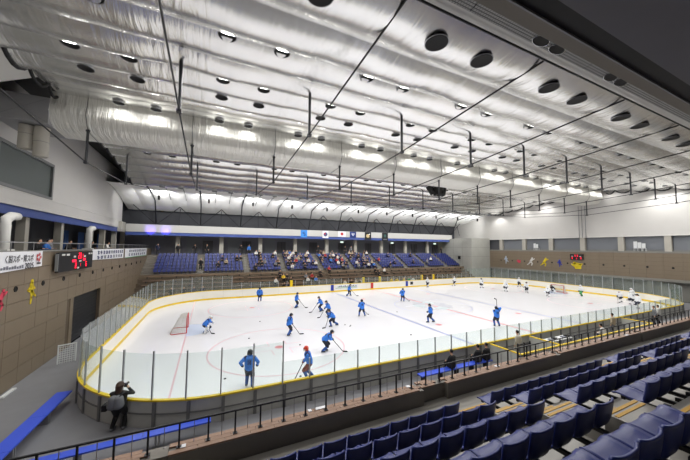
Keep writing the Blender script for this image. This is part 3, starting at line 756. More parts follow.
def seat_meshes():
    prof = [(.43, .40), (.42, .426), (.38, .445), (.29, .44), (.17, .424), (.07, .421), (.012, .438), (-.014, .48), (-.032, .545), (-.047, .62), (-.058, .69), (-.066, .76), (-.07, .782)]
    n = len(prof); nu = 10; half = .23
    def P(i, j, off):
        u = -1+2*i/nu; t = j/(n-1); y, z = prof[j]
        wv = half*(1-.06*max(0, (t-.86)/.14)**2-.22*max(0, (.17-t)/.17)**2-.10*max(0, 1-abs(t-.5)/.15))
        a = Vector(prof[min(j+1, n-1)])-Vector(prof[max(j-1, 0)]); nn = Vector((a.y, -a.x)).normalized()    # (y,z) normal
        if nn.y < 0 and t < .5: nn = -nn
        if t >= .5 and nn.x < 0: nn = -nn
        curl = .045*abs(u)**3 if t > .55 else .022*abs(u)**4
        y += nn.x*(curl-off); z += nn.y*(curl-off)
        return (u*wv, y, z)
    b = MB().use('seat_blue'); vs = []
    for off in (0, .028):
        for j in range(n):
            for i in range(nu+1): vs.append(P(i, j, off))
    fs = []; S = n*(nu+1)
    for j in range(n-1):
        for i in range(nu):
            a = j*(nu+1)+i; fs.append((a, a+1, a+nu+2, a+nu+1)); fs.append((S+a+nu+1, S+a+nu+2, S+a+1, S+a))
    loop = [i for i in range(nu+1)]+[j*(nu+1)+nu for j in range(1, n)]+[(n-1)*(nu+1)+i for i in range(nu-1, -1, -1)]+[j*(nu+1) for j in range(n-2, 0, -1)]
    for k in range(len(loop)):
        a, c = loop[k], loop[(k+1) % len(loop)]; fs.append((c, a, S+a, S+c))
    b.add(vs, fs); shell = b.mesh('shell', True)
    br = MB().use('dark_metal').box(-.2, .2, .08, .14, .355, .405).box(-.2, .2, .26, .31, .365, .415).box(-.03, .03, -.24, .31, .315, .365).use('bracket').box(-.05, .05, -.25, -.22, .2, .4).use('dark_metal').box(-.03, .03, -.24, .0, .22, .28).mesh('bracket')
    return shell, br
shell, brk = seat_meshes()
GS = 'blue seats of the near stand'
secs = [(5.45, 11), (11.95, 11), (18.4, 11), (24.85, 11)]
n_seat = 0
for r in range(0, 6):
    for si, (xs, n) in enumerate(secs):
        for k in range(n):
            x = xs+.245+.49*k
            if si == 0: x = 10.87-.245-.49*k
            yb = -7.85-PITCHY*r; zb = ZA+RISE*r
            d = Vector((x, yb, zb+.6))-CAM; dep = d.dot(FW)
            if dep < .4: continue
            px = 345+FPX*d.dot(RT)/dep; py = 230-FPX*d.dot(UP)/dep
            if not (-120 < px < 800 and py < 560): continue
            end = (k == 0) if si == 0 else (k in (0, n-1))
            lab = 'dark blue %sseat in the %s row, %s' % ('aisle end ' if end else '', 'front second third fourth fifth sixth'.split()[r], ['block beside the parapet recess', 'block facing the blue team bench', 'block facing the penalty boxes', 'block facing the timekeeper tables'][si])
            t = thing('stadium_seat', lab, 'seat', (x, yb, zb), group='near seats, %s row, block %s%s' % ('front second third fourth fifth sixth'.split()[r], 'by the recess|by the team bench|by the penalty boxes|by the timekeepers'.split('|')[si], ', aisle end' if end else ''))
            link('shell', shell, t); link('bracket', brk, t); n_seat += 1

# ================================================================== far stand
fs_ = struct(link('floor_far_stand', None), 'stepped floor of the far stand', 'floor')
ZB = [.45, .95, 1.45, 1.95, 2.45]
for i, z in enumerate(ZB):
    y0 = 30.2+.72*i; mb('brown_joint').box(X0, 57.3, y0, y0+.74, FLZ, z).obj('tier', fs_)
    # brown bench boards, one for each bay
    for k in range(9):
        xa = -2.4+6.6*k; 
        if xa+6.2 > 57: continue
        t = thing('plank_bench', 'long brown wooden bench in the lower far stand', 'bench', (xa, y0+.35, z), group='wooden benches of the lower far stand')
        mb('bench_wood').box(0, 6.0, -.2, .16, .26, .32).obj('seat_board', t)
        for q in range(4): mb('dark_steel').box(.3+1.7*q, .42+1.7*q, -.1, .1, 0, .26).obj('support', t)
struct(mb('brown_panel').box(X0, 57.3, 33.82, 33.95, 2.3, 2.95).obj('wall_far_parapet'), 'brown parapet below the blue far seats', 'wall')
FY, FZ, FP, FR = 34.45, 2.95, .78, .42
mb('tread').box(X0, 57.3, 33.95, FY+.1, FLZ, FZ-.2).obj('tier', fs_)
for r in range(6): mb('parapet').box(X0, 57.3, FY-.4+FP*r, FY-.4+FP*(r+1), FLZ, FZ+FR*r).obj('tier', fs_)
mb('parapet').box(X0, 57.3, FY-.4+FP*6, YB, FLZ, FZ+FR*6+.05).obj('tier', fs_)
AX = [-2.1, 4.27, 10.82, 16.7, 23.25, 29.3, 35.3, 41.6, 46.95, 52.4, 57.0]
for x in AX[1:-1]:
    for r in range(6):
        tag(mb('concrete').box(x-.42, x+.42, max(33.96, FY-.72+FP*r), FY-.4+FP*r, FZ+FR*(r-1)+(.0 if r else .2), FZ+FR*r-.16).obj('aisle_step'), 'pale concrete step in an aisle of the far stand', 'step', 'aisle steps of the far stand')
        mb('concrete').box(x-.42, x+.42, FY-.4+FP*r, FY-.4+FP*(r+1), FZ+FR*r, FZ+FR*r+.01).obj('aisle_tread', fs_)
fseat = MB().use('seat_blue').add([(-.22, -.42, .36), (.22, -.42, .36), (.22, -.05, .34), (-.22, -.05, .34), (.22, .08, .74), (-.22, .08, .74), (-.22, -.40, .32), (.22, -.40, .32), (.22, .0, .30), (-.22, .0, .30), (.22, .12, .72), (-.22, .12, .72)],
    [(0, 1, 2, 3), (3, 2, 4, 5), (6, 9, 8, 7), (9, 11, 10, 8), (0, 6, 7, 1), (4, 10, 11, 5), (0, 3, 9, 6), (1, 7, 8, 2), (2, 8, 10, 4), (3, 5, 11, 9)]).box(-.04, .04, -.1, 0, 0, .33).mesh('far_seat')
spots = []
for r in range(6):
    for i in range(len(AX)-1):
        xa, xb = AX[i]+.5, AX[i+1]-.5; n = int((xb-xa)/.52)
        for k in range(n): spots.append((xa+(xb-xa)*(k+.5)/n, FY+FP*r, FZ+FR*r, r, i))
spots.sort(key=lambda s: (Vector(s[:3])-CAM).length)
rest = MB(); 
for q, (x, y, z, r, i) in enumerate(spots):
    if q < 300: tag(link('far_seat', fseat, None, (x, y, z)), 'bright blue plastic seat in the upper far stand', 'seat', 'blue seats of the far stand')
    else:
        rest.use('seat_blue'); rest.add([(v.co.x+x, v.co.y+y, v.co.z+z) for v in fseat.vertices], [tuple(p.vertices) for p in fseat.polygons])
ro = tag(rest.obj('far_seat_rows'), 'remaining rows of blue seats beside the concrete block', 'seats', kind='stuff')
# ================================================================== people
def ik(a, c, l1, l2, hint):
    a = Vector(a); c = Vector(c); d = c-a; L = min(d.length, (l1+l2)*.985); 
    if d.length > 1e-6: d = d.normalized()
    x = (l1*l1-l2*l2+L*L)/(2*L); h = math.sqrt(max(0, l1*l1-x*x)); hv = Vector(hint); hv = hv-d*hv.dot(d)
    hv = hv.normalized() if hv.length > 1e-6 else Vector((0, 0, 1))
    return a+d*x+hv*h, a+d*L
def cap_mesh(b, a, c, ra, rb, n=10):
    a = Vector(a); c = Vector(c); d = c-a
    if d.length < 1e-5: c = a+Vector((0, 0, .01)); d = c-a
    d = d.normalized(); pts = []; rs = []
    for k in range(1, 5): t = -PI/2+k*PI/2/4.; pts.append(a+d*(math.sin(t)*ra)); rs.append(max(.003, math.cos(t)*ra))
    rs[-1] = ra
    for k in range(0, 4): t = k*PI/2/4.; pts.append(c+d*(math.sin(t)*rb)); rs.append(max(.003, math.cos(t)*rb))
    pts.insert(0, a-d*ra); rs.insert(0, .003); pts.append(c+d*rb); rs.append(.003)
    u = Vector((0, 0, 1)) if abs(d.z) < .9 else Vector((1, 0, 0)); e1 = d.cross(u).normalized(); e2 = e1.cross(d); vs = []; fs = []
    for p, r in zip(pts, rs): vs += [p+(e1*math.cos(2*PI*k/n)+e2*math.sin(2*PI*k/n))*r for k in range(n)]
    for i in range(len(pts)-1): fs += [(i*n+k, i*n+(k+1) % n, (i+1)*n+(k+1) % n, (i+1)*n+k) for k in range(n)]
    fs += [tuple(range(n-1, -1, -1)), tuple((len(pts)-1)*n+k for k in range(n))]
    b.add(vs, fs)
def body_mesh(caps, roles, voxel):
    """one continuous skin over all limbs; every face takes the clothing of the limb it lies on"""
    b = MB().use('skin')
    for (a, c, ra, rb, role) in caps: cap_mesh(b, a, c, ra, rb)
    me = b.mesh('body_raw'); ob = bpy.data.objects.new('body_raw', me); col.objects.link(ob)
    md = ob.modifiers.new('r', 'REMESH'); md.mode = 'VOXEL'; md.voxel_size = voxel; md.use_smooth_shade = True
    sm = ob.modifiers.new('s', 'SMOOTH'); sm.factor = .5; sm.iterations = 2
    dg = bpy.context.evaluated_depsgraph_get(); out = bpy.data.meshes.new_from_object(ob.evaluated_get(dg))
    col.objects.unlink(ob); bpy.data.objects.remove(ob); bpy.data.meshes.remove(me)
    out.name = 'body'; out.materials.clear()
    names = list(dict.fromkeys(c[4] for c in caps))
    for r in names: out.materials.append(M[roles[r]])
    C = [(Vector(a), Vector(c)-Vector(a), max((Vector(c)-Vector(a)).length_squared, 1e-9), ra, rb, names.index(role)) for (a, c, ra, rb, role) in caps]
    idx = []
    for p in out.polygons:
        q = p.center; best = 9; bi = 0
        for (a, d, l2, ra, rb, i) in C:
            t = max(0., min(1., (q-a).dot(d)/l2)); e = (q-a-d*t).length-(ra+(rb-ra)*t)
            if e < best: best = e; bi = i
        idx.append(bi)
    out.polygons.foreach_set('material_index', idx); out['roles'] = ','.join(names)
    return out
def V(*a): return Vector(a)
def human(hz=.93, lean=.1, feet=((0, .12), (0, -.12)), hands=None, sit=False, pads=0., head_tilt=0., look=0., foot_z=.06, hair='short', finger=False):
    """joint layout -> limb list; faces +x, stands on z = 0"""
    up = V(math.sin(lean), 0, math.cos(lean)); P = V(0, 0, hz); ch = P+up*.42; nk = ch+up*.14; hd = nk+V(.03+.10*math.sin(lean+head_tilt), .02*look, .14)
    caps = []
    for s in (1, -1):
        caps.append((P+V(0, .08*s, .0), ch+V(0, .085*s, 0), .135+pads*.03, .135+pads*.04, 'top'))
    caps += [(P+V(0, 0, .06), ch, .13+pads*.04, .15+pads*.04, 'top'), (ch+V(0, .15+pads*.03, .04), ch+V(0, -.15-pads*.03, .04), .085+pads*.045, .085+pads*.045, 'shoulder' if pads else 'top'), (nk-up*.05, hd, .055, .055, 'skin'),
             (hd+V(.005, 0, -.03), hd+V(.0, 0, .05), .085, .1, 'skin'), (hd+V(.09, 0, .0), hd+V(.105, 0, -.015), .018, .018, 'skin')]
    if hair == 'short': caps += [(hd+V(-.02, 0, .05), hd+V(-.01, 0, .07), .1, .1, 'hair')]
    if hair == 'long': caps += [(hd+V(-.02, 0, .05), hd+V(-.01, 0, .075), .112, .105, 'hair'), (hd+V(-.06, 0, .02), hd+V(-.08, 0, -.2), .1, .085, 'hair')]
    for k, s in enumerate((1, -1)):
        hip = P+V(0, .1*s, -.03)
        if sit:
            kn = P+V(.42, .12*s, .02); an = V(kn.x+.04, .12*s, max(hz-.42, .05))
        else:
            an = V(feet[k][0], feet[k][1], foot_z+.05+(feet[k][2] if len(feet[k]) > 2 else 0)); kn, an = ik(hip, an, .43, .43, (1, 0, .2))
        caps += [(hip, kn, .115+pads*.035, .08+pads*.03, 'pants'), (kn, an+V(0, 0, .04), .078+pads*.022, .058+pads*.02, 'socks' if pads else 'pants'),
                 (an+V(-.04, 0, -.01), an+V(.15, 0, -.03), .05+pads*.012, .042+pads*.008, 'shoe')]
        sh = ch+V(0, (.19+pads*.04)*s, .04); hn = V(*hands[k]) if hands else sh+V(.06, .08*s, -.56)
        el, hn = ik(sh, hn, .30, .30, (-.5, .6*s, -.6)); d = (hn-el).normalized()
        caps += [(sh, el, .068+pads*.03, .055+pads*.027, 'top'), (el, hn-d*.05, .055+pads*.025, .04+pads*.022, 'top'), (hn-d*.04, hn+d*.05, .042+pads*.03, .036+pads*.034, 'glove' if pads else 'skin')]
        t = d.cross(V(0, 0, 1)); t = t.normalized() if t.length > .1 else V(0, 1, 0)
        caps.append((hn, hn+d*.05-t*(.05+pads*.02)*s, .016+pads*.012, .013+pads*.012, 'glove' if pads else 'skin'))     # thumb
        if finger:
            for q in range(4): caps.append((hn+d*.05+t*(.03-.02*q), hn+d*(.11-.008*abs(q-1))+t*(.032-.021*q)+V(0, 0, -.015), .0105, .009, 'skin'))
    return caps, hd
def helmet_part(parent, hd, m, cage=True):
    b = MB().use(m); n = 14; prof = []
    for k in range(8):
        t = k/7*PI*.56; prof.append((.132*math.sin(t)+.001, .128*math.cos(t)))
    b.lathe(prof, n, (hd.x-.01, hd.y, hd.z+.045)); b.box(hd.x-.13, hd.x-.02, hd.y-.128, hd.y+.128, hd.z-.06, hd.z+.03)
    b.tube([(hd.x+.10, hd.y-.07, hd.z+.045), (hd.x+.135, hd.y, hd.z+.045), (hd.x+.10, hd.y+.07, hd.z+.045)], .018, 6)
    h = b.obj('helmet', parent, True)
    if cage:
        c = mb('steel_light')
        for k in (-1, 0, 1): c.tube([(hd.x+.12, hd.y+.06*k, hd.z+.04), (hd.x+.14-.02*abs(k), hd.y+.055*k, hd.z-.03), (hd.x+.10, hd.y+.045*k, hd.z-.10)], .006, 4)
        for zz in (.0, -.06): c.tube([(hd.x+.09, hd.y-.085, hd.z+zz), (hd.x+.14, hd.y, hd.z+zz), (hd.x+.09, hd.y+.085, hd.z+zz)], .006, 4)
        c.obj('face_cage', h)
ROLES = {'skin': 'skin', 'hair': 'hair', 'top': 'jersey_blue', 'shoulder': 'shoulder_navy', 'pants': 'pants_navy', 'socks': 'socks_blue', 'shoe': 'skate_black', 'glove': 'glove_dark'}
def player(pos, ang, label, team='blue', lean=.3, hz=.86, feet=((.12, .17), (-.12, -.17)), stick=(.75, .35), raised=False, helmet=None, goalie=False, hands=None, group=None, roles=None, number=True):
    R = dict(ROLES)
    if team == 'white': R.update(top='jersey_white', shoulder='jersey_white', socks='socks_white', pants='pants_navy')
    if roles: R.update(roles)
    st = None
    if stick and not hands:
        s = 1 if stick[1] >= 0 else -1
        if raised: B, H = V(.12, -.12, 1.0), V(.18, -.10, 2.35)
        else: B, H = V(.18+.25*lean, -.22*s, hz+.12), V(stick[0], stick[1], .025)
        hands = (B.lerp(H, .42), B.lerp(H, .05)) if s > 0 else (B.lerp(H, .05), B.lerp(H, .42))
        st = (B, H)
        # the lower hand slides up the shaft until the arm reaches it
        chz = hz+.42*math.cos(lean)+.04; chx = .42*math.sin(lean)
        for t in (.42, .38, .34, .30, .26, .22, .18):
            low = B.lerp(H, t); sh = V(chx, .23*s, chz)
            if (low-sh).length < .58: break
        hands = (low, hands[1]) if s > 0 else (hands[0], low)
    if goalie: st = (V(.3, -.35, hz), V(.62, -.25, .03)); hands = (V(.48, .42, hz+.05), V(.36, -.36, hz-.12))
    caps, hd = human(hz, lean, feet, hands, pads=1., foot_z=.065, hair=None, head_tilt=-.6*lean)
    t = thing('person', label, 'person', (pos[0], pos[1], 0), ang, group)
    bo = link('body', body_mesh(caps, R, .026), t)
    helmet_part(t, hd, helmet or ('helmet_navy' if team == 'blue' else 'helmet_white'))
    for k in range(2):
        f = feet[k]; fz = f[2] if len(f) > 2 else 0
        mb('blade').box(f[0]-.12, f[0]+.2, f[1]-.006, f[1]+.006, fz+.0, fz+.045).box(f[0]-.09, f[0]-.05, f[1]-.012, f[1]+.012, fz+.02, fz+.085).box(f[0]+.1, f[0]+.14, f[1]-.012, f[1]+.012, fz+.02, fz+.085).obj('skate_blade', t)
        if goalie:
            mb('jersey_white').add([(f[0]+.02, f[1]-.16, .06), (f[0]+.16, f[1]-.16, .06), (f[0]+.16, f[1]+.16, .06), (f[0]+.02, f[1]+.16, .06), (f[0]+.16, f[1]-.13, .62), (f[0]+.30, f[1]-.13, .62), (f[0]+.30, f[1]+.13, .62), (f[0]+.16, f[1]+.13, .62)],
                [(0, 3, 2, 1), (4, 5, 6, 7), (0, 1, 5, 4), (1, 2, 6, 5), (2, 3, 7, 6), (3, 0, 4, 7)]).obj('leg_pad', t)
    if goalie: mb('jersey_white').tube([(.44, .42, hz+.07), (.58, .44, hz+.02)], [.13, .1], 10).obj('catch_glove', t, True); mb('jersey_white').box(.36, .44, -.5, -.24, hz-.3, hz+.05).obj('blocker', t)
    if number:      # pale digits and bars on the back of the jersey
        ct = V(0, 0, hz)+V(math.sin(lean), 0, math.cos(lean))*.3; bx = -math.cos(lean)*.205; bz = math.sin(lean)*.205
        nb = mb('shoulder_navy' if team == 'blue' else 'print_navy').box(-.004, .004, -.075, -.015, -.1, .1).box(-.004, .004, .02, .035, -.1, .1).box(-.004, .004, .06, .075, -.1, .1).box(-.004, .004, .035, .06, .07, .1).box(-.004, .004, .035, .06, -.1, -.07).obj('jersey_number', t)
        nb.matrix_local = Matrix.Translation((ct.x+bx, 0, ct.z+bz)) @ Matrix.Rotation(lean, 4, 'Y')
    if st:
        B, H = st; k = thing('hockey_stick', 'dark hockey stick held by a player in %s' % ('blue' if team == 'blue' else 'white') if not raised else 'dark hockey stick held upright by a blue player', 'hockey stick', (pos[0], pos[1], 0), ang, 'sticks of the %s players' % team if not raised else None)
        mb('stick_shaft').bar(B+(B-H).normalized()*.06, H, .028, .034).obj('shaft', k)
        fwd = V(.95, .3 if H.y > 0 else -.3, 0).normalized()
        e = H+fwd*.3
        if raised: mb('stick_shaft').bar(H, H+V(.26, .05, .04), .03, .075).obj('blade', k)
        else: mb('black').bar((H.x, H.y, .045), (e.x, e.y, .045), .03, .075).obj('blade', k)
    return t
def ice_at(px, py): return at(px, py, z=0)
D = math.radians
GB, GW = None, None
ps = [
 (204.5, 333, -20, dict(lean=.75, hz=.66, feet=((.05, .24), (.05, -.24)), goalie=True, helmet='helmet_white', number=False), 'blue goalkeeper crouching in front of the goal by the scoreboard wall'),
 (249, 387, 75, dict(lean=.08, hz=.92, feet=((.05, .13), (-.12, -.16)), stick=None, hands=((.05, .36, 1.02), (.05, -.36, 1.02))), 'player in blue seen from behind with hands on hips near the glass'),
 (288.5, 335.5, 10, dict(lean=.3, stick=(.85, -.25)), 'player in blue standing inside the faceoff circle with stick pointing away'),
 (259.5, 301.5, 68, dict(lean=.05, hz=.92, feet=((0, .16), (0, -.16)), stick=None), 'upright player in blue alone by the far boards nearest the scoreboard wall'),
 (296, 308, -5, dict(lean=.2, hz=.9, stick=(1.0, -.2)), 'player in blue holding the stick out on the far faceoff circle'),
 (321.5, 311.5, 168, dict(lean=.5, hz=.84, stick=(1.1, .25)), 'player in blue leaning over the stick, farthest back of three clustered players'),
 (329, 316.5, 176, dict(lean=.5, hz=.82, stick=(1.0, .2)), 'player in blue in the middle of three clustered players'),
 (333.5, 326.5, 172, dict(lean=.7, hz=.8, feet=((.25, .12), (-.42, -.22)), stick=(.8, .3)), 'player in blue striding low, foremost of three clustered players'),
 (324, 352, -18, dict(lean=.95, hz=.8, feet=((.1, .16), (-.1, -.16)), stick=(1.25, -.1)), 'player in blue bending far over the stick on the faceoff circle'),
 (348.5, 295.8, -15, dict(lean=.4, hz=.84, feet=((.3, .15), (-.3, -.15)), stick=(1.1, -.3)), 'player in blue near the far boards beside the white advert'),
 (362, 316.5, 70, dict(lean=.35, hz=.84, feet=((0, .3), (0, -.3)), stick=(.6, -.75)), 'player in blue seen from behind on the blue line with legs apart'),
 (402.5, 301.5, 40, dict(lean=.35, hz=.86, feet=((.1, .2), (-.1, -.2)), stick=(.5, -.7)), 'player in blue beside the far edge of the centre circle'),
 (431, 322.5, 150, dict(lean=.15, hz=.88, feet=((.28, .12), (-.3, -.15)), stick=None, hands=((.3, .15, 1.0), (.3, -.1, .95))), 'player in blue gliding across the near edge of the centre circle'),
 (497, 326.5, 65, dict(lean=.1, hz=.9, feet=((0, .2), (0, -.22)), raised=True, stick=(.2, -.1)), 'player in blue lifting the stick upright by the near glass'),
 (309.5, 379, 160, dict(lean=.3, hz=.86, stick=(.8, .3), helmet='helmet_red', roles=dict(glove='glove_brown', pants='glove_brown'), number=False), 'goalkeeper in blue with red helmet and brown gloves behind the near glass'),
]
for (px, py, a, kw, lab) in ps:
    p = ice_at(px, py); player(p, D(a), lab, **kw)
pw = [(428, 287, 200, dict(lean=.3, stick=(.8, .3)), 'player in white by the far boards next to the second blue line'), (455, 285.6, 170, dict(lean=.2, stick=(.7, .3)), 'player in white against the far boards between bench and corner'),
 (482, 288, 80, dict(lean=.2, stick=None), 'player in white near the far corner below the concrete block'), (506, 291.5, 60, dict(lean=.15, stick=None), 'player in white standing tall in the far right zone'), (519, 286.8, 240, dict(lean=.1, stick=(.6, .4)), 'player in white behind the right goal line with arms spread'),
 (527, 292.6, 200, dict(lean=.25, stick=(.8, .3)), 'player in white at the right faceoff circle facing the goal'), (547.8, 296.6, 20, dict(lean=.6, hz=.8, stick=(.9, .2)), 'player in white bending low in front of the right goal'),
 (554, 293, 160, dict(lean=.8, hz=.62, feet=((.05, .3), (.05, -.3)), goalie=True, roles=dict(top='pants_navy', shoulder='pants_navy'), helmet='helmet_black', number=False), 'goalkeeper in dark jersey crouching at the right goal'),
 (582, 296.3, 160, dict(lean=.3, stick=None, roles=dict(pants='cloth_green', socks='cloth_green')), 'player in white with green leg pads beside the right goal'), (621, 302.5, 170, dict(lean=.45, hz=.76, feet=((.5, .2), (-.5, -.2)), stick=(1.0, .3)), 'player in white in a wide stride near the right corner'),
 (634, 300, 150, dict(lean=.5, hz=.84, feet=((.3, .12), (-.35, -.2)), stick=(1.0, .3)), 'player in white leaning forward close to the right end boards'), (656.5, 307, 150, dict(lean=.1, stick=None), 'player in white standing in the near right corner, helmet dark', ), (665, 304.5, 60, dict(lean=.3, stick=None), 'player in white bending in the near right corner')]
for (px, py, a, kw, lab) in pw:
    p = ice_at(px, py)
    if px > 650: p = V(51.5, 3.0, 0) if px < 660 else V(54.0, 4.4, 0)
    player(p, D(a), lab, 'white', helmet=kw.pop('helmet', 'helmet_black' if px in (482, 527, 656.5) else 'helmet_white'), **kw)
pk = MB().use('puck').lathe([(.001, 0), (.038, 0), (.038, .025), (.001, .025)], 12).mesh('puck')
for (px, py) in ((260, 321.5), (249, 338.5), (300.5, 376.5), (350.5, 325.5), (411, 335), (345, 325), (397, 312), (300, 345), (350, 326.5), (225, 379)):
    p = ice_at(px, py); o = tag(link('puck', pk, None, (p.x, p.y, .007)), 'black rubber puck lying on the ice', 'puck', 'pucks on the ice'); o.scale = (1.6, 1.6, 1.2)

# ---- clothed people: a few shared bodies, clothes set per person
BODY = {}
def body_of(kind):
    if kind not in BODY:
        R = dict(skin='skin', hair='hair', top='cloth_black', pants='cloth_black', shoe='skate_black')
        if kind == 'sit': c, h = human(.5, .05, sit=True, hands=((.36, .1, .66), (.36, -.1, .66)), foot_z=.02)
        elif kind == 'sit_lean': c, h = human(.5, .35, sit=True, hands=((.45, .1, .62), (.45, -.1, .62)), foot_z=.02)
        elif kind == 'sit_up': c, h = human(.5, -.04, sit=True, hands=((.3, .1, 1.0), (.3, -.1, .68)), foot_z=.02, hair='long')
        elif kind == 'stand': c, h = human(.9, .03, hands=None, foot_z=.02)
        elif kind == 'stand_arm': c, h = human(.9, .05, feet=((.08, .13), (-.08, -.13)), hands=((.35, .12, 1.25), (.1, -.3, .9)), foot_z=.02)
        elif kind == 'stand_rail': c, h = human(.88, .3, hands=((.5, .2, 1.1), (.5, -.2, 1.1)), foot_z=.02)
        BODY[kind] = body_mesh(c, R, .04)
    return BODY[kind]
def clothed(kind, pos, ang, top, pants, label, group=None, hair='hair'):
    t = tag(link('person', body_of(kind), None, pos, ang), label, 'person', group)
    ro = body_of(kind)['roles'].split(',')
    for i, r in enumerate(ro):
        m = dict(top=top, pants=pants, hair=hair).get(r)
        if m: t.material_slots[i].link = 'OBJECT'; t.material_slots[i].material = M[m]
    return t
rnd = random.Random(11)
occ = set(); TOP = ['cloth_black']*7+['cloth_navy']*3+['cloth_grey']*3+['cloth_white']*4+['cloth_beige']*2+['cloth_red', 'cloth_brown', 'cloth_blue']
dens = {0: 0.0, 1: .12, 2: .32, 3: .50, 4: .48, 5: .34, 6: .12, 7: .03, 8: .05, 9: .02}
cn = lambda c: c.split('_')[1]
n_sp = 0
for (x, y, z, r, i) in spots:
    d_ = dens.get(i, 0)*(1.0 if r > 0 else .7)
    if i == 5 and x < 32.5: d_ = .5
    if rnd.random() < d_ and n_sp < 230:
        top = rnd.choice(TOP); n_sp += 1
        clothed(rnd.choice(['sit', 'sit', 'sit_lean', 'sit_up']), (x, y-.21, z), -PI/2+rnd.uniform(-.08, .08), top, rnd.choice(['cloth_black', 'cloth_navy', 'cloth_grey']), 'spectator in %s jacket sitting in the blue far seats' % cn(top), 'spectators in %s in the far seats' % cn(top), rnd.choice(['hair', 'hair', 'brown_hair']))
# on the lower wooden benches
for (px, row, top) in ((276, 1, 'cloth_white'), (280, 3, 'cloth_black'), (283.5, 2, 'cloth_yellow'), (287, 2, 'cloth_black'), (291, 1, 'cloth_black'), (306, 2, 'cloth_grey'), (312, 2, 'cloth_red'), (316, 1, 'cloth_blue'), (320, 3, 'cloth_black'), (329, 4, 'cloth_red'), (308, 1, 'cloth_white'), (375, 3, 'cloth_black'), (379, 2, 'cloth_black'), (384, 3, 'cloth_white')):
    x = at(px, 268, y=30.2+.72*row+.35).x
    clothed('sit', (x, 30.2+.72*row+.33, ZB[row]-.03), -PI/2, top, 'cloth_black', 'spectator in %s jacket sitting on the lower wooden benches' % cn(top), 'spectators in %s on the wooden benches' % cn(top))
# standing at the top of the far stand and behind the far boards
for (px, top) in ((178, 'cloth_black'), (158, 'cloth_navy'), (195, 'cloth_black'), (207, 'cloth_black'), (241, 'cloth_black'), (249, 'cloth_blue'), (318, 'cloth_black'), (441, 'cloth_black'), (351, 'cloth_grey'), (345, 'cloth_black')):
    x = at(px, 248, y=39.3).x
    clothed(rnd.choice(['stand', 'stand_arm']), (x, 39.3, FZ+FR*6+.05), -PI/2, top, 'cloth_black', 'person in %s standing behind the top row of the far stand' % cn(top), 'people in %s standing behind the far seats' % cn(top))
for (px, top, pants) in ((284.5, 'cloth_black', 'cloth_black'), (288, 'cloth_navy', 'cloth_black'), (291.8, 'cloth_black', 'cloth_black'), (345, 'cloth_tan', 'cloth_black'), (351.5, 'cloth_black', 'cloth_black'), (356, 'cloth_beige', 'cloth_black'), (360, 'cloth_black', 'cloth_black'), (361.5, 'cloth_white', 'cloth_black'),
        (391.5, 'cloth_yellow', 'cloth_black'), (397, 'cloth_yellow', 'cloth_navy'), (404, 'cloth_yellow', 'cloth_navy'), (409, 'cloth_green', 'cloth_navy'), (413, 'cloth_white', 'cloth_black'),
        (172, 'cloth_black', 'cloth_black'), (184, 'cloth_black', 'cloth_black'), (194, 'cloth_navy', 'cloth_black'), (203, 'cloth_navy', 'cloth_black')):
    x = at(px, 285, y=29.5).x
    clothed(rnd.choice(['stand', 'stand_arm']), (x, 29.5, FLZ), -PI/2+rnd.uniform(-.5, .5), top, pants, 'person in %s standing behind the far boards' % cn(top), 'people in %s behind the far boards' % cn(top))
# stairs spectator
x = at(201, 262, y=35.6).x; clothed('stand', (x, FY+FP*1-.15, FZ+FR*1+.01), -PI/2, 'cloth_black', 'cloth_black', 'person in black standing on the aisle steps of the far stand')
# left gallery
for (px, top, knd) in ((40.5, 'cloth_black', 'stand_rail'), (49.5, 'cloth_blue', 'stand_rail'), (71, 'cloth_black', 'stand_rail'), (55, 'cloth_grey', 'stand'), (93, 'cloth_black', 'stand_rail'), (109, 'cloth_white', 'stand_rail')):
    y = at(px, 240, x=X0-1.0).y
    clothed(knd, (X0-1.25, y, 5.55), 0, top, 'cloth_black', 'person in %s watching from the left gallery rail' % cn(top), 'people in %s in the left gallery' % cn(top))
# near side: bench staff, boxes, photographer
nb_ = thing('team_bench', 'long bright blue bench on the rinkside floor behind the near boards', 'bench', (15.3, -1.15, FLZ))
mb('bench_blue').box(0, 5.2, -.2, .2, .44, .49).obj('seat_plank', nb_)
for k in range(5): mb('dark_steel').box(.2+1.15*k, .26+1.15*k, -.15, .15, 0, .44).obj('leg', nb_)
for (px, lab) in ((452, 'person in black sitting alone on the blue team bench'), (478.5, 'person in black sitting on the blue bench, left of a pair'), (487, 'person in black sitting at the end of the blue bench by the penalty box')):
    p = at(px, 361, y=-1.2); clothed('sit', (min(p.x, 20.2), -1.22, FLZ+.12), PI/2, 'cloth_black', 'cloth_black', lab)
def upright(px, py, zh, ang, top, pants, lab, kind='stand', h=1.68):
    p = at(px, py, z=zh); clothed(kind, (p.x, min(p.y, -.95), FLZ+.0), ang, top, pants, lab)
upright(516, 331, 1.62, PI/2, 'cloth_tan', 'cloth_tan', 'person in a long pale coat standing in the penalty box')
upright(602.5, 312.5, 1.62, PI/2, 'cloth_beige', 'cloth_grey', 'person in a beige jacket standing behind the timekeeper box')
upright(629, 302, 1.62, PI/2, 'cloth_white', 'cloth_black', 'official in white shirt and black trousers by the near glass')
upright(634.5, 304, 1.62, PI/2+.6, 'cloth_grey', 'cloth_black', 'official in grey top beside the white shirted official')
t_ = at(583, 321, z=1.25); ch_ = thing('folding_chair', 'grey folding chair at the timekeeper table', 'chair', (t_.x, -1.75, FLZ), PI/2)
mb('dark_steel').box(-.2, .2, -.2, .2, .4, .43).obj('seat', ch_); mb('dark_steel').box(-.22, -.19, -.2, .2, .43, .8).obj('backrest', ch_)
for sx in (-1, 1):
    for sy in (-1, 1): mb('steel_light').box(sx*.18-.012, sx*.18+.012, sy*.18-.012, sy*.18+.012, 0, .4).obj('leg', ch_)
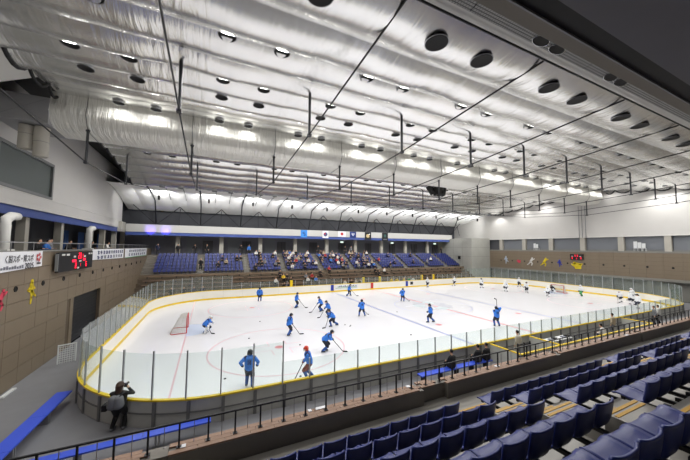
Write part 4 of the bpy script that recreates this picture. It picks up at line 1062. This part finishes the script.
clothed('sit_lean', (t_.x, -1.72, FLZ+.06), PI/2, 'cloth_white', 'cloth_navy', 'timekeeper in a white shirt sitting at the table')

# photographer by the corner glass
c_, h_ = human(.88, .04, feet=((.0, .13), (.06, -.15)), hands=((.34, .05, 1.43), (.33, -.08, 1.40)), foot_z=.02, hair='long', finger=True)
pp = at(118.5, 427, z=FLZ); ph = thing('person', 'photographer in grey and black with long brown hair beside the rink corner', 'person', (pp.x, pp.y-.22, FLZ), D(76))
ph.scale = (1.22, 1.26, 1.0)
link('body', body_mesh(c_, dict(skin='skin', hair='brown_hair', top='cloth_black', pants='cloth_black', shoe='cloth_grey'), .018), ph)
bg = MB().use('cloth_grey'); cap_mesh(bg, (-.15, .07, 1.0), (-.14, .06, 1.22), .15, .13, 14); cap_mesh(bg, (-.15, -.07, 1.0), (-.14, -.06, 1.22), .15, .13, 14)
bg.obj('grey_back_panel', ph, True)
mb('cloth_black').tube([(-.02, .24, .98), (-.16, .1, 1.14), (-.2, -.08, 1.3), (-.05, -.2, 1.42)], .022, 6).obj('bag_strap', ph, True)
MB().use('cloth_black').box(-.12, .12, .26, .38, .78, 1.0).obj('shoulder_bag', ph)
cam_t = thing('photo_camera', 'black camera with long lens held up by the photographer', 'camera', (ph.location.x, ph.location.y, FLZ), D(76))
mb('black').box(.36, .44, -.09, .07, 1.40, 1.51).obj('camera_body', cam_t); mb('black').tube([(.44, -.01, 1.455), (.62, -.01, 1.47)], [.04, .045], 12).obj('lens', cam_t, True); mb('black').box(.37, .43, -.04, .03, 1.51, 1.545).obj('viewfinder', cam_t)

# ================================================================== rinkside benches, lattice
def plank_bench(a, b, w_, label):
    a = V(*a, 0); b = V(*b, 0); d = (b-a).normalized(); L_ = (b-a).length; ang = math.atan2(d.y, d.x)
    t = thing('plank_bench', label, 'bench', (a.x, a.y, FLZ), ang); n = round(L_/1.85)
    for k in range(n):
        mb('bench_blue').box(L_*k/n+.008, L_*(k+1)/n-.008, -w_/2, w_/2, .45, .5).obj('seat_plank', t)
        for dx in (.35, .45): mb('steel_light').box(L_*k/n+dx, L_*k/n+dx+.05, -w_*.35, w_*.35, 0, .45).obj('leg', t)
plank_bench((-.30, -2.2), (-.12, 4.0), .52, 'long blue bench on the floor pointing at the rink corner')
plank_bench((-.6, -1.1), (5.7, -.86), .34, 'long blue bench on the floor parallel to the black railing')
la = thing('lattice_panel', 'white lattice panel standing between the brown wall and the rink end', 'panel', (-2.35, 9.55, FLZ), math.atan2(.34, .75))
for k in range(8):
    mb('white_plastic').bar((.1*k, 0, 0), (.1*k, 0, .98), .018, .018).obj('slat', la); mb('white_plastic').bar((0, 0, .06+.125*k), (.75, .0, .06+.125*k), .018, .018).obj('slat', la)
mb('white_plastic').box(-.03, .03, -.05, .05, 0, 1.08).obj('frame_post', la); mb('white_plastic').box(.74, .80, -.05, .05, 0, 1.08).obj('frame_post', la); mb('white_plastic').box(-.03, .8, -.03, .03, 1.02, 1.08).obj('top_rail', la)
mt = tag(mb('white_plastic').box(-2.9, -2.75, 5.6, 6.6, FLZ, FLZ+.06).obj('floor_strip'), 'white strip lying on the floor along the brown wall', 'strip')
gb = thing('glass_booth', 'green tinted glass booth beyond the near right corner', 'booth', (57.5, -3.6, FLZ))
mb('green_glass').box(0, .04, 0, 2.6, .2, 2.6).obj('glass_pane', gb); mb('green_glass').box(0, 3.0, 0, .04, .2, 2.6).obj('glass_pane', gb); mb('steel_light').box(-.05, .05, -.05, 2.65, 0, .2).box(-.05, 3.0, -.05, .05, 0, .2).obj('base_frame', gb)

# ================================================================== signs on the walls
def wall_x(root, me, y, z, x=None, side=1, sx=1.0):
    """lay a flat text mesh on an end wall; left wall faces +x (reads along +y), right wall faces -x (reads along -y)"""
    R_ = Matrix(((0, 0, 1), (1, 0, 0), (0, 1, 0))) if side > 0 else Matrix(((0, 0, -1), (-1, 0, 0), (0, 1, 0)))
    o = link('lettering', me, root); o.matrix_local = Matrix.Translation((x, y, z)) @ R_.to_4x4() @ Matrix.Diagonal((sx, 1, 1, 1)); return o
BXX = X0+.13
def banner(y0, y1, z0a, z0b, z1, label):
    t = thing('cloth_banner', label, 'banner', (BXX, y0, z1), 0)
    b = mb('banner_white'); n = 20
    b.grid(lambda u, v: (.012*math.sin(u*19)*(1-v), u*(y1-y0), (v-1)*((z1-z0a)*(1-u)+(z1-z0b)*u)), n, 4)
    b.grid(lambda u, v: (.012*math.sin(u*19)*(1-v)-.006, u*(y1-y0), (v-1)*((z1-z0a)*(1-u)+(z1-z0b)*u)), n, 4)
    b.obj('cloth', t, True); return t
b1 = banner(2.6, 8.62, 5.52, 5.72, 6.54, 'white banner with black Japanese lettering and the year 2025')
wall_x(b1, text_mesh('く国スポ・障スポ', .40, 'print_black'), 2.72, -.50, .03, sx=.74)
wall_x(b1, text_mesh('2025', .40, 'print_black'), 4.35, -.86, .03)
for k in range(9): mb('print_grey').box(.026, .034, 2.5+.2*k, 2.63+.2*k, -.82, -.72+.03*(k % 3)).obj('small_print', b1)
for k in range(5):
    a = k*2*PI/5; mb('print_red').add([(.03, 5.62+.18*math.cos(a)+dx, -.33+.16*math.sin(a)+dz) for dx, dz in ((-.08, -.05), (.0, -.1), (.08, .0), (.02, .1), (-.07, .06))], [(0, 1, 2, 3, 4)]).obj('emblem_petal', b1)
for k in range(3): mb('print_black').box(.026, .034, 5.45+.13*k, 5.54+.13*k, -.70, -.60).obj('small_print', b1)
def strokes(t, y0, y1, z0, z1, n, mats, seed):
    rr = random.Random(seed)
    for k in range(n):
        yc = y0+(y1-y0)*(k+.5)/n; w_ = (y1-y0)/n*.7; m = rr.choice(mats); b = mb(m)
        for q in range(3): zz = z0+(z1-z0)*(q+.5)/3; b.box(.026, .034, yc-w_/2*rr.uniform(.4, 1), yc+w_/2*rr.uniform(.4, 1), zz-.035, zz+.035)
        yy = yc+rr.uniform(-.3, .3)*w_; b.box(.026, .034, yy-.04, yy+.04, z0, z1); b.obj('printed_character', t)
b2 = banner(16.1, 25.2, 5.72, 5.58, 6.56, 'long white banner with rows of blue print beside the scoreboard'); strokes(b2, 1.0, 8.8, -.42, -.12, 11, ['print_navy', 'print_grey'], 1); strokes(b2, .9, 8.6, -.82, -.55, 9, ['print_navy', 'print_grey'], 2)
b3 = banner(25.8, 37.6, 5.55, 5.5, 6.56, 'white banner with blue print and a green lower edge'); strokes(b3, 1.5, 11, -.42, -.12, 10, ['print_navy', 'print_grey'], 3); strokes(b3, 1.2, 10.8, -.85, -.55, 8, ['print_navy'], 4)
mb('print_green').box(.02, .03, .1, 11.7, -1.03, -.97).obj('green_hem', b3)
# scoreboard
def seg_digit(b, y, z, h, segs, x0, x1):
    w_ = h*.5; t = h*.11
    S = {'a': (0, w_, h-t, h), 'g': (0, w_, h/2-t/2, h/2+t/2), 'd': (0, w_, 0, t), 'f': (0, t, h/2, h), 'e': (0, t, 0, h/2), 'b': (w_-t, w_, h/2, h), 'c': (w_-t, w_, 0, h/2)}
    for s in segs: a0, a1, c0, c1 = S[s]; b.box(x0, x1, y+a0, y+a1, z+c0, z+c1)
sb = thing('scoreboard', 'large black scoreboard with red digits on the brown wall', 'scoreboard', (X0+.06, 9.95, 5.22))
mb('black').box(.15, .3, 0, 5.45, 0, 1.22).obj('case', sb); mb('dark_metal').box(0, .15, .3, 5.1, .1, 1.1).obj('mount', sb)
mb('frame_grey').box(.15, .29, -.08, -.002, .08, 1.12).obj('side_grille', sb)
def plates(ps_, m, name):
    for (y, z, w_, h) in ps_: mb(m).box(.301, .315, y-w_/2, y+w_/2, z-h/2, z+h/2).obj(name, sb)
plates(((.55, 1.06, .42, .1), (1.2, 1.05, .42, .12), (4.75, 1.06, .3, .1), (5.2, 1.06, .26, .1), (2.2, .9, .32, .12), (3.9, .88, .32, .12), (3.15, .57, .38, .09), (2.85, .12, .3, .12)), 'white_paint', 'name_plate')
plates(((2.15, .62, .62, .17), (3.85, .66, .42, .17)), 'led_red', 'team_light')
b = mb('led_red'); seg_digit(b, 2.8, .74, .4, 'abged', .301, .313); seg_digit(b, 3.1, .74, .4, 'abcdef', .301, .313); seg_digit(b, 3.45, .74, .32, 'bc', .301, .313); b.obj('clock_digits', sb)
b = mb('led_red'); seg_digit(b, 2.35, .12, .36, 'abcdefg', .301, .313); b.obj('home_digits', sb)
b = mb('led_red'); seg_digit(b, 3.15, .2, .22, 'bc', .301, .313); b.obj('period_digit', sb)
b = mb('led_red'); seg_digit(b, 4.0, .14, .36, 'bc', .301, .313); seg_digit(b, 4.15, .14, .36, 'acdfg', .301, .313); b.obj('guest_digits', sb)
c = at(577, 257, x=X1-.08); sb = thing('small_scoreboard', 'small black scoreboard with red digits on the right brown wall', 'scoreboard', (X1-.07, c.y, c.z))
mb('black').box(-.25, 0, -.95, .95, -.48, .48).obj('case', sb)
for (y, z, h) in ((-.25, .08, .3), (.1, .08, .3), (-.75, -.34, .3), (.55, -.34, .3), (-.1, -.38, .22)):
    bb = mb('led_red'); seg_digit(bb, y, z, h, 'abcdef', -.262, -.25); bb.obj('digit', sb)
for (y, z) in ((-.6, .12), (.6, .12)): mb('white_paint').box(-.262, -.25, y-.13, y+.13, z-.05, z+.05).obj('name_plate', sb)
# athlete cut-outs on the brown walls
def blob(parent, m, caps_, x0, x1, s=1):
    for (a0, b0, a1, b1, r0, r1) in caps_:
        n = 8; d = Vector((a1-a0, b1-b0)); L_ = max(d.length, 1e-4); ang = math.atan2(d.y, d.x); poly = []
        for k in range(n+1): t = ang+PI/2+PI*k/n; poly.append((a0+r0*math.cos(t), b0+r0*math.sin(t)))
        for k in range(n+1): t = ang-PI/2+PI*k/n; poly.append((a1+r1*math.cos(t), b1+r1*math.sin(t)))
        mb(m).prism(poly, lambda u, v, t: (t, u*s, v), x0, x1).obj('cutout_piece', parent)
RUN = [(0, .45, 0, .47, .11, .11), (-.02, .3, .02, .02, .15, .13), (-.1, .22, -.32, .05, .06, .05), (-.32, .05, -.18, -.02, .05, .045), (.1, .22, .26, .1, .06, .05), (.0, -.05, .02, -.35, .1, .07), (.02, -.35, -.02, -.62, .07, .05), (.06, -.05, .22, -.2, .09, .07), (.22, -.2, .38, -.3, .06, .05)]
SKI = [(.1, .42, .1, .44, .1, .1), (.05, .28, -.12, .0, .14, .13), (.1, .2, .36, .36, .06, .05), (-.12, -.05, .1, -.25, .1, .07), (.1, -.25, .0, -.5, .07, .05), (-.15, -.05, -.35, -.3, .09, .06), (-.35, -.3, -.55, -.42, .05, .04)]
SIT = [(-.15, .2, -.15, .22, .16, .16), (.0, .0, .35, .0, .3, .22), (.35, .05, .6, .15, .1, .06), (-.3, -.05, -.45, .1, .08, .05), (.0, -.3, .4, -.32, .14, .12)]
for (y, z, m, shp, s, lab) in ((7.95, 4.45, 'pict_yellow', RUN, 1.05, 'yellow athlete cut-out on the left brown wall'), (5.55, 4.35, 'pict_pink', SKI, .9, 'pink athlete cut-out on the left brown wall')):
    t = thing('athlete_cutout', lab, 'cut-out', (X0+.06, y, z)); blob(t, m, [tuple(v*s for v in c) for c in shp], .0, .02)
for (px, py, m, shp, s, lab) in ((506, 259.5, 'pict_pale', RUN, 1.3, 'pale blue athlete cut-out on the right brown wall'), (518.5, 261, 'pict_pink', SIT, .8, 'pink athlete cut-out on the right brown wall'), (531.5, 261.5, 'pict_white', SKI, 1.5, 'white athlete cut-out on the right brown wall'), (545, 262, 'pict_yellow', SKI, 1.5, 'yellow skiing athlete cut-out on the right brown wall'), (559.5, 263, 'pict_blue', RUN, 1.05, 'blue athlete cut-out on the right brown wall'), (576, 265, 'pict_yellow', SIT, 1.5, 'large yellow seated cut-out under the small scoreboard')):
    c = at(px, py, x=X1-.08); t = thing('athlete_cutout', lab, 'cut-out', (X1-.06, c.y, c.z)); blob(t, m, [tuple(v*s for v in q) for q in shp], -.03, .0, -1)

# flags on the far fascia
def flag(px, w_, h, m, label, z1=10.1):
    c = at(px, 234, y=37.85); t = thing('hanging_flag', label, 'flag', (c.x, 37.87, z1))
    mb(m).grid(lambda u, v: ((u-.5)*w_, -.015*math.sin(u*7), (v-1)*h), 8, 3).obj('cloth', t, True); return t
def fmark(t, m, poly, y=-.04): mb(m).prism(poly, lambda u, v, q: (u, q, v), y, y-.01).obj('emblem', t)
def circ(cx, cz, r, n=18, a0=0, a1=2*PI): return [(cx+r*math.cos(a0+(a1-a0)*k/n), cz+r*math.sin(a0+(a1-a0)*k/n)) for k in range(n)]
f1 = flag(304, 1.25, 1.35, 'flag_blue', 'light blue flag with a dark curled emblem on the white fascia')
for (x0, z0, x1, z1) in ((-.2, -.4, .2, -.4), (-.22, -.4, -.22, -.62), (-.22, -.64, .2, -.7), (.2, -.7, .2, -.98), (-.05, -.98, .22, -.98)): mb('print_navy').bar((x0, -.045, z0), (x1, -.045, z1), .02, .1).obj('emblem', f1)
f2 = flag(325.5, 1.25, 1.4, 'banner_white', 'white flag with a round blue and red emblem'); fmark(f2, 'print_navy', circ(0, -.7, .38)); fmark(f2, 'print_red', circ(-.15, -.55, .16), -.055); fmark(f2, 'print_grey', circ(.12, -.85, .15), -.055)
f3 = flag(342, 1.7, 1.05, 'banner_white', 'white flag with a red disc on the white fascia'); fmark(f3, 'print_red', circ(0, -.5, .3))
f4 = flag(353, 1.4, 1.15, 'flag_navy', 'navy flag with a white heart shaped mark'); fmark(f4, 'banner_white', [(0, -.85), (-.35, -.45), (-.2, -.28), (0, -.42), (.2, -.28), (.35, -.45)]); fmark(f4, 'flag_navy', circ(0, -.5, .12), -.055)
f5 = flag(368, 1.5, 1.5, 'flag_black', 'black flag with a gold and white emblem'); fmark(f5, 'flag_gold', circ(-.05, -.75, .38)); fmark(f5, 'banner_white', [(.05, -.6), (.5, -.45), (.45, -.25), (.1, -.42)], -.055)
f6 = flag(385, 1.5, 1.7, 'flag_black', 'dark flag with a green square emblem'); fmark(f6, 'flag_teal', [(-.25, -.95), (.25, -.95), (.25, -.35), (-.25, -.35)]); fmark(f6, 'print_grey', [(-.45, -1.45), (.45, -1.45), (.45, -1.3), (-.45, -1.3)])
# purple stage lamps washing the left end of the fascia
for k, px in enumerate((150.5, 166)):
    x = at(px, 227, y=37.9).x
    t = thing('stage_lamp', 'small purple wash lamp below the left end of the fascia', 'lamp', (x, 36.9, 8.4), group='purple wash lamps'); 
    MB().use('black').lathe([(.08, -.1), (.1, .08), (.085, .08), (.07, -.06)], 12).obj('housing', t); mb('black').bar((0, 0, -.1), (0, 1.15, .12), .04).obj('arm', t)
    L = bpy.data.lights.new('stage_light', 'SPOT'); L.energy = 260; L.color = (.22, .12, 1); L.spot_size = math.radians(75); L.spot_blend = 1; L.shadow_soft_size = .06
    o = link('stage_light', L, t, (0, 0, .12)); o.rotation_euler = (math.radians(125), 0, 0)
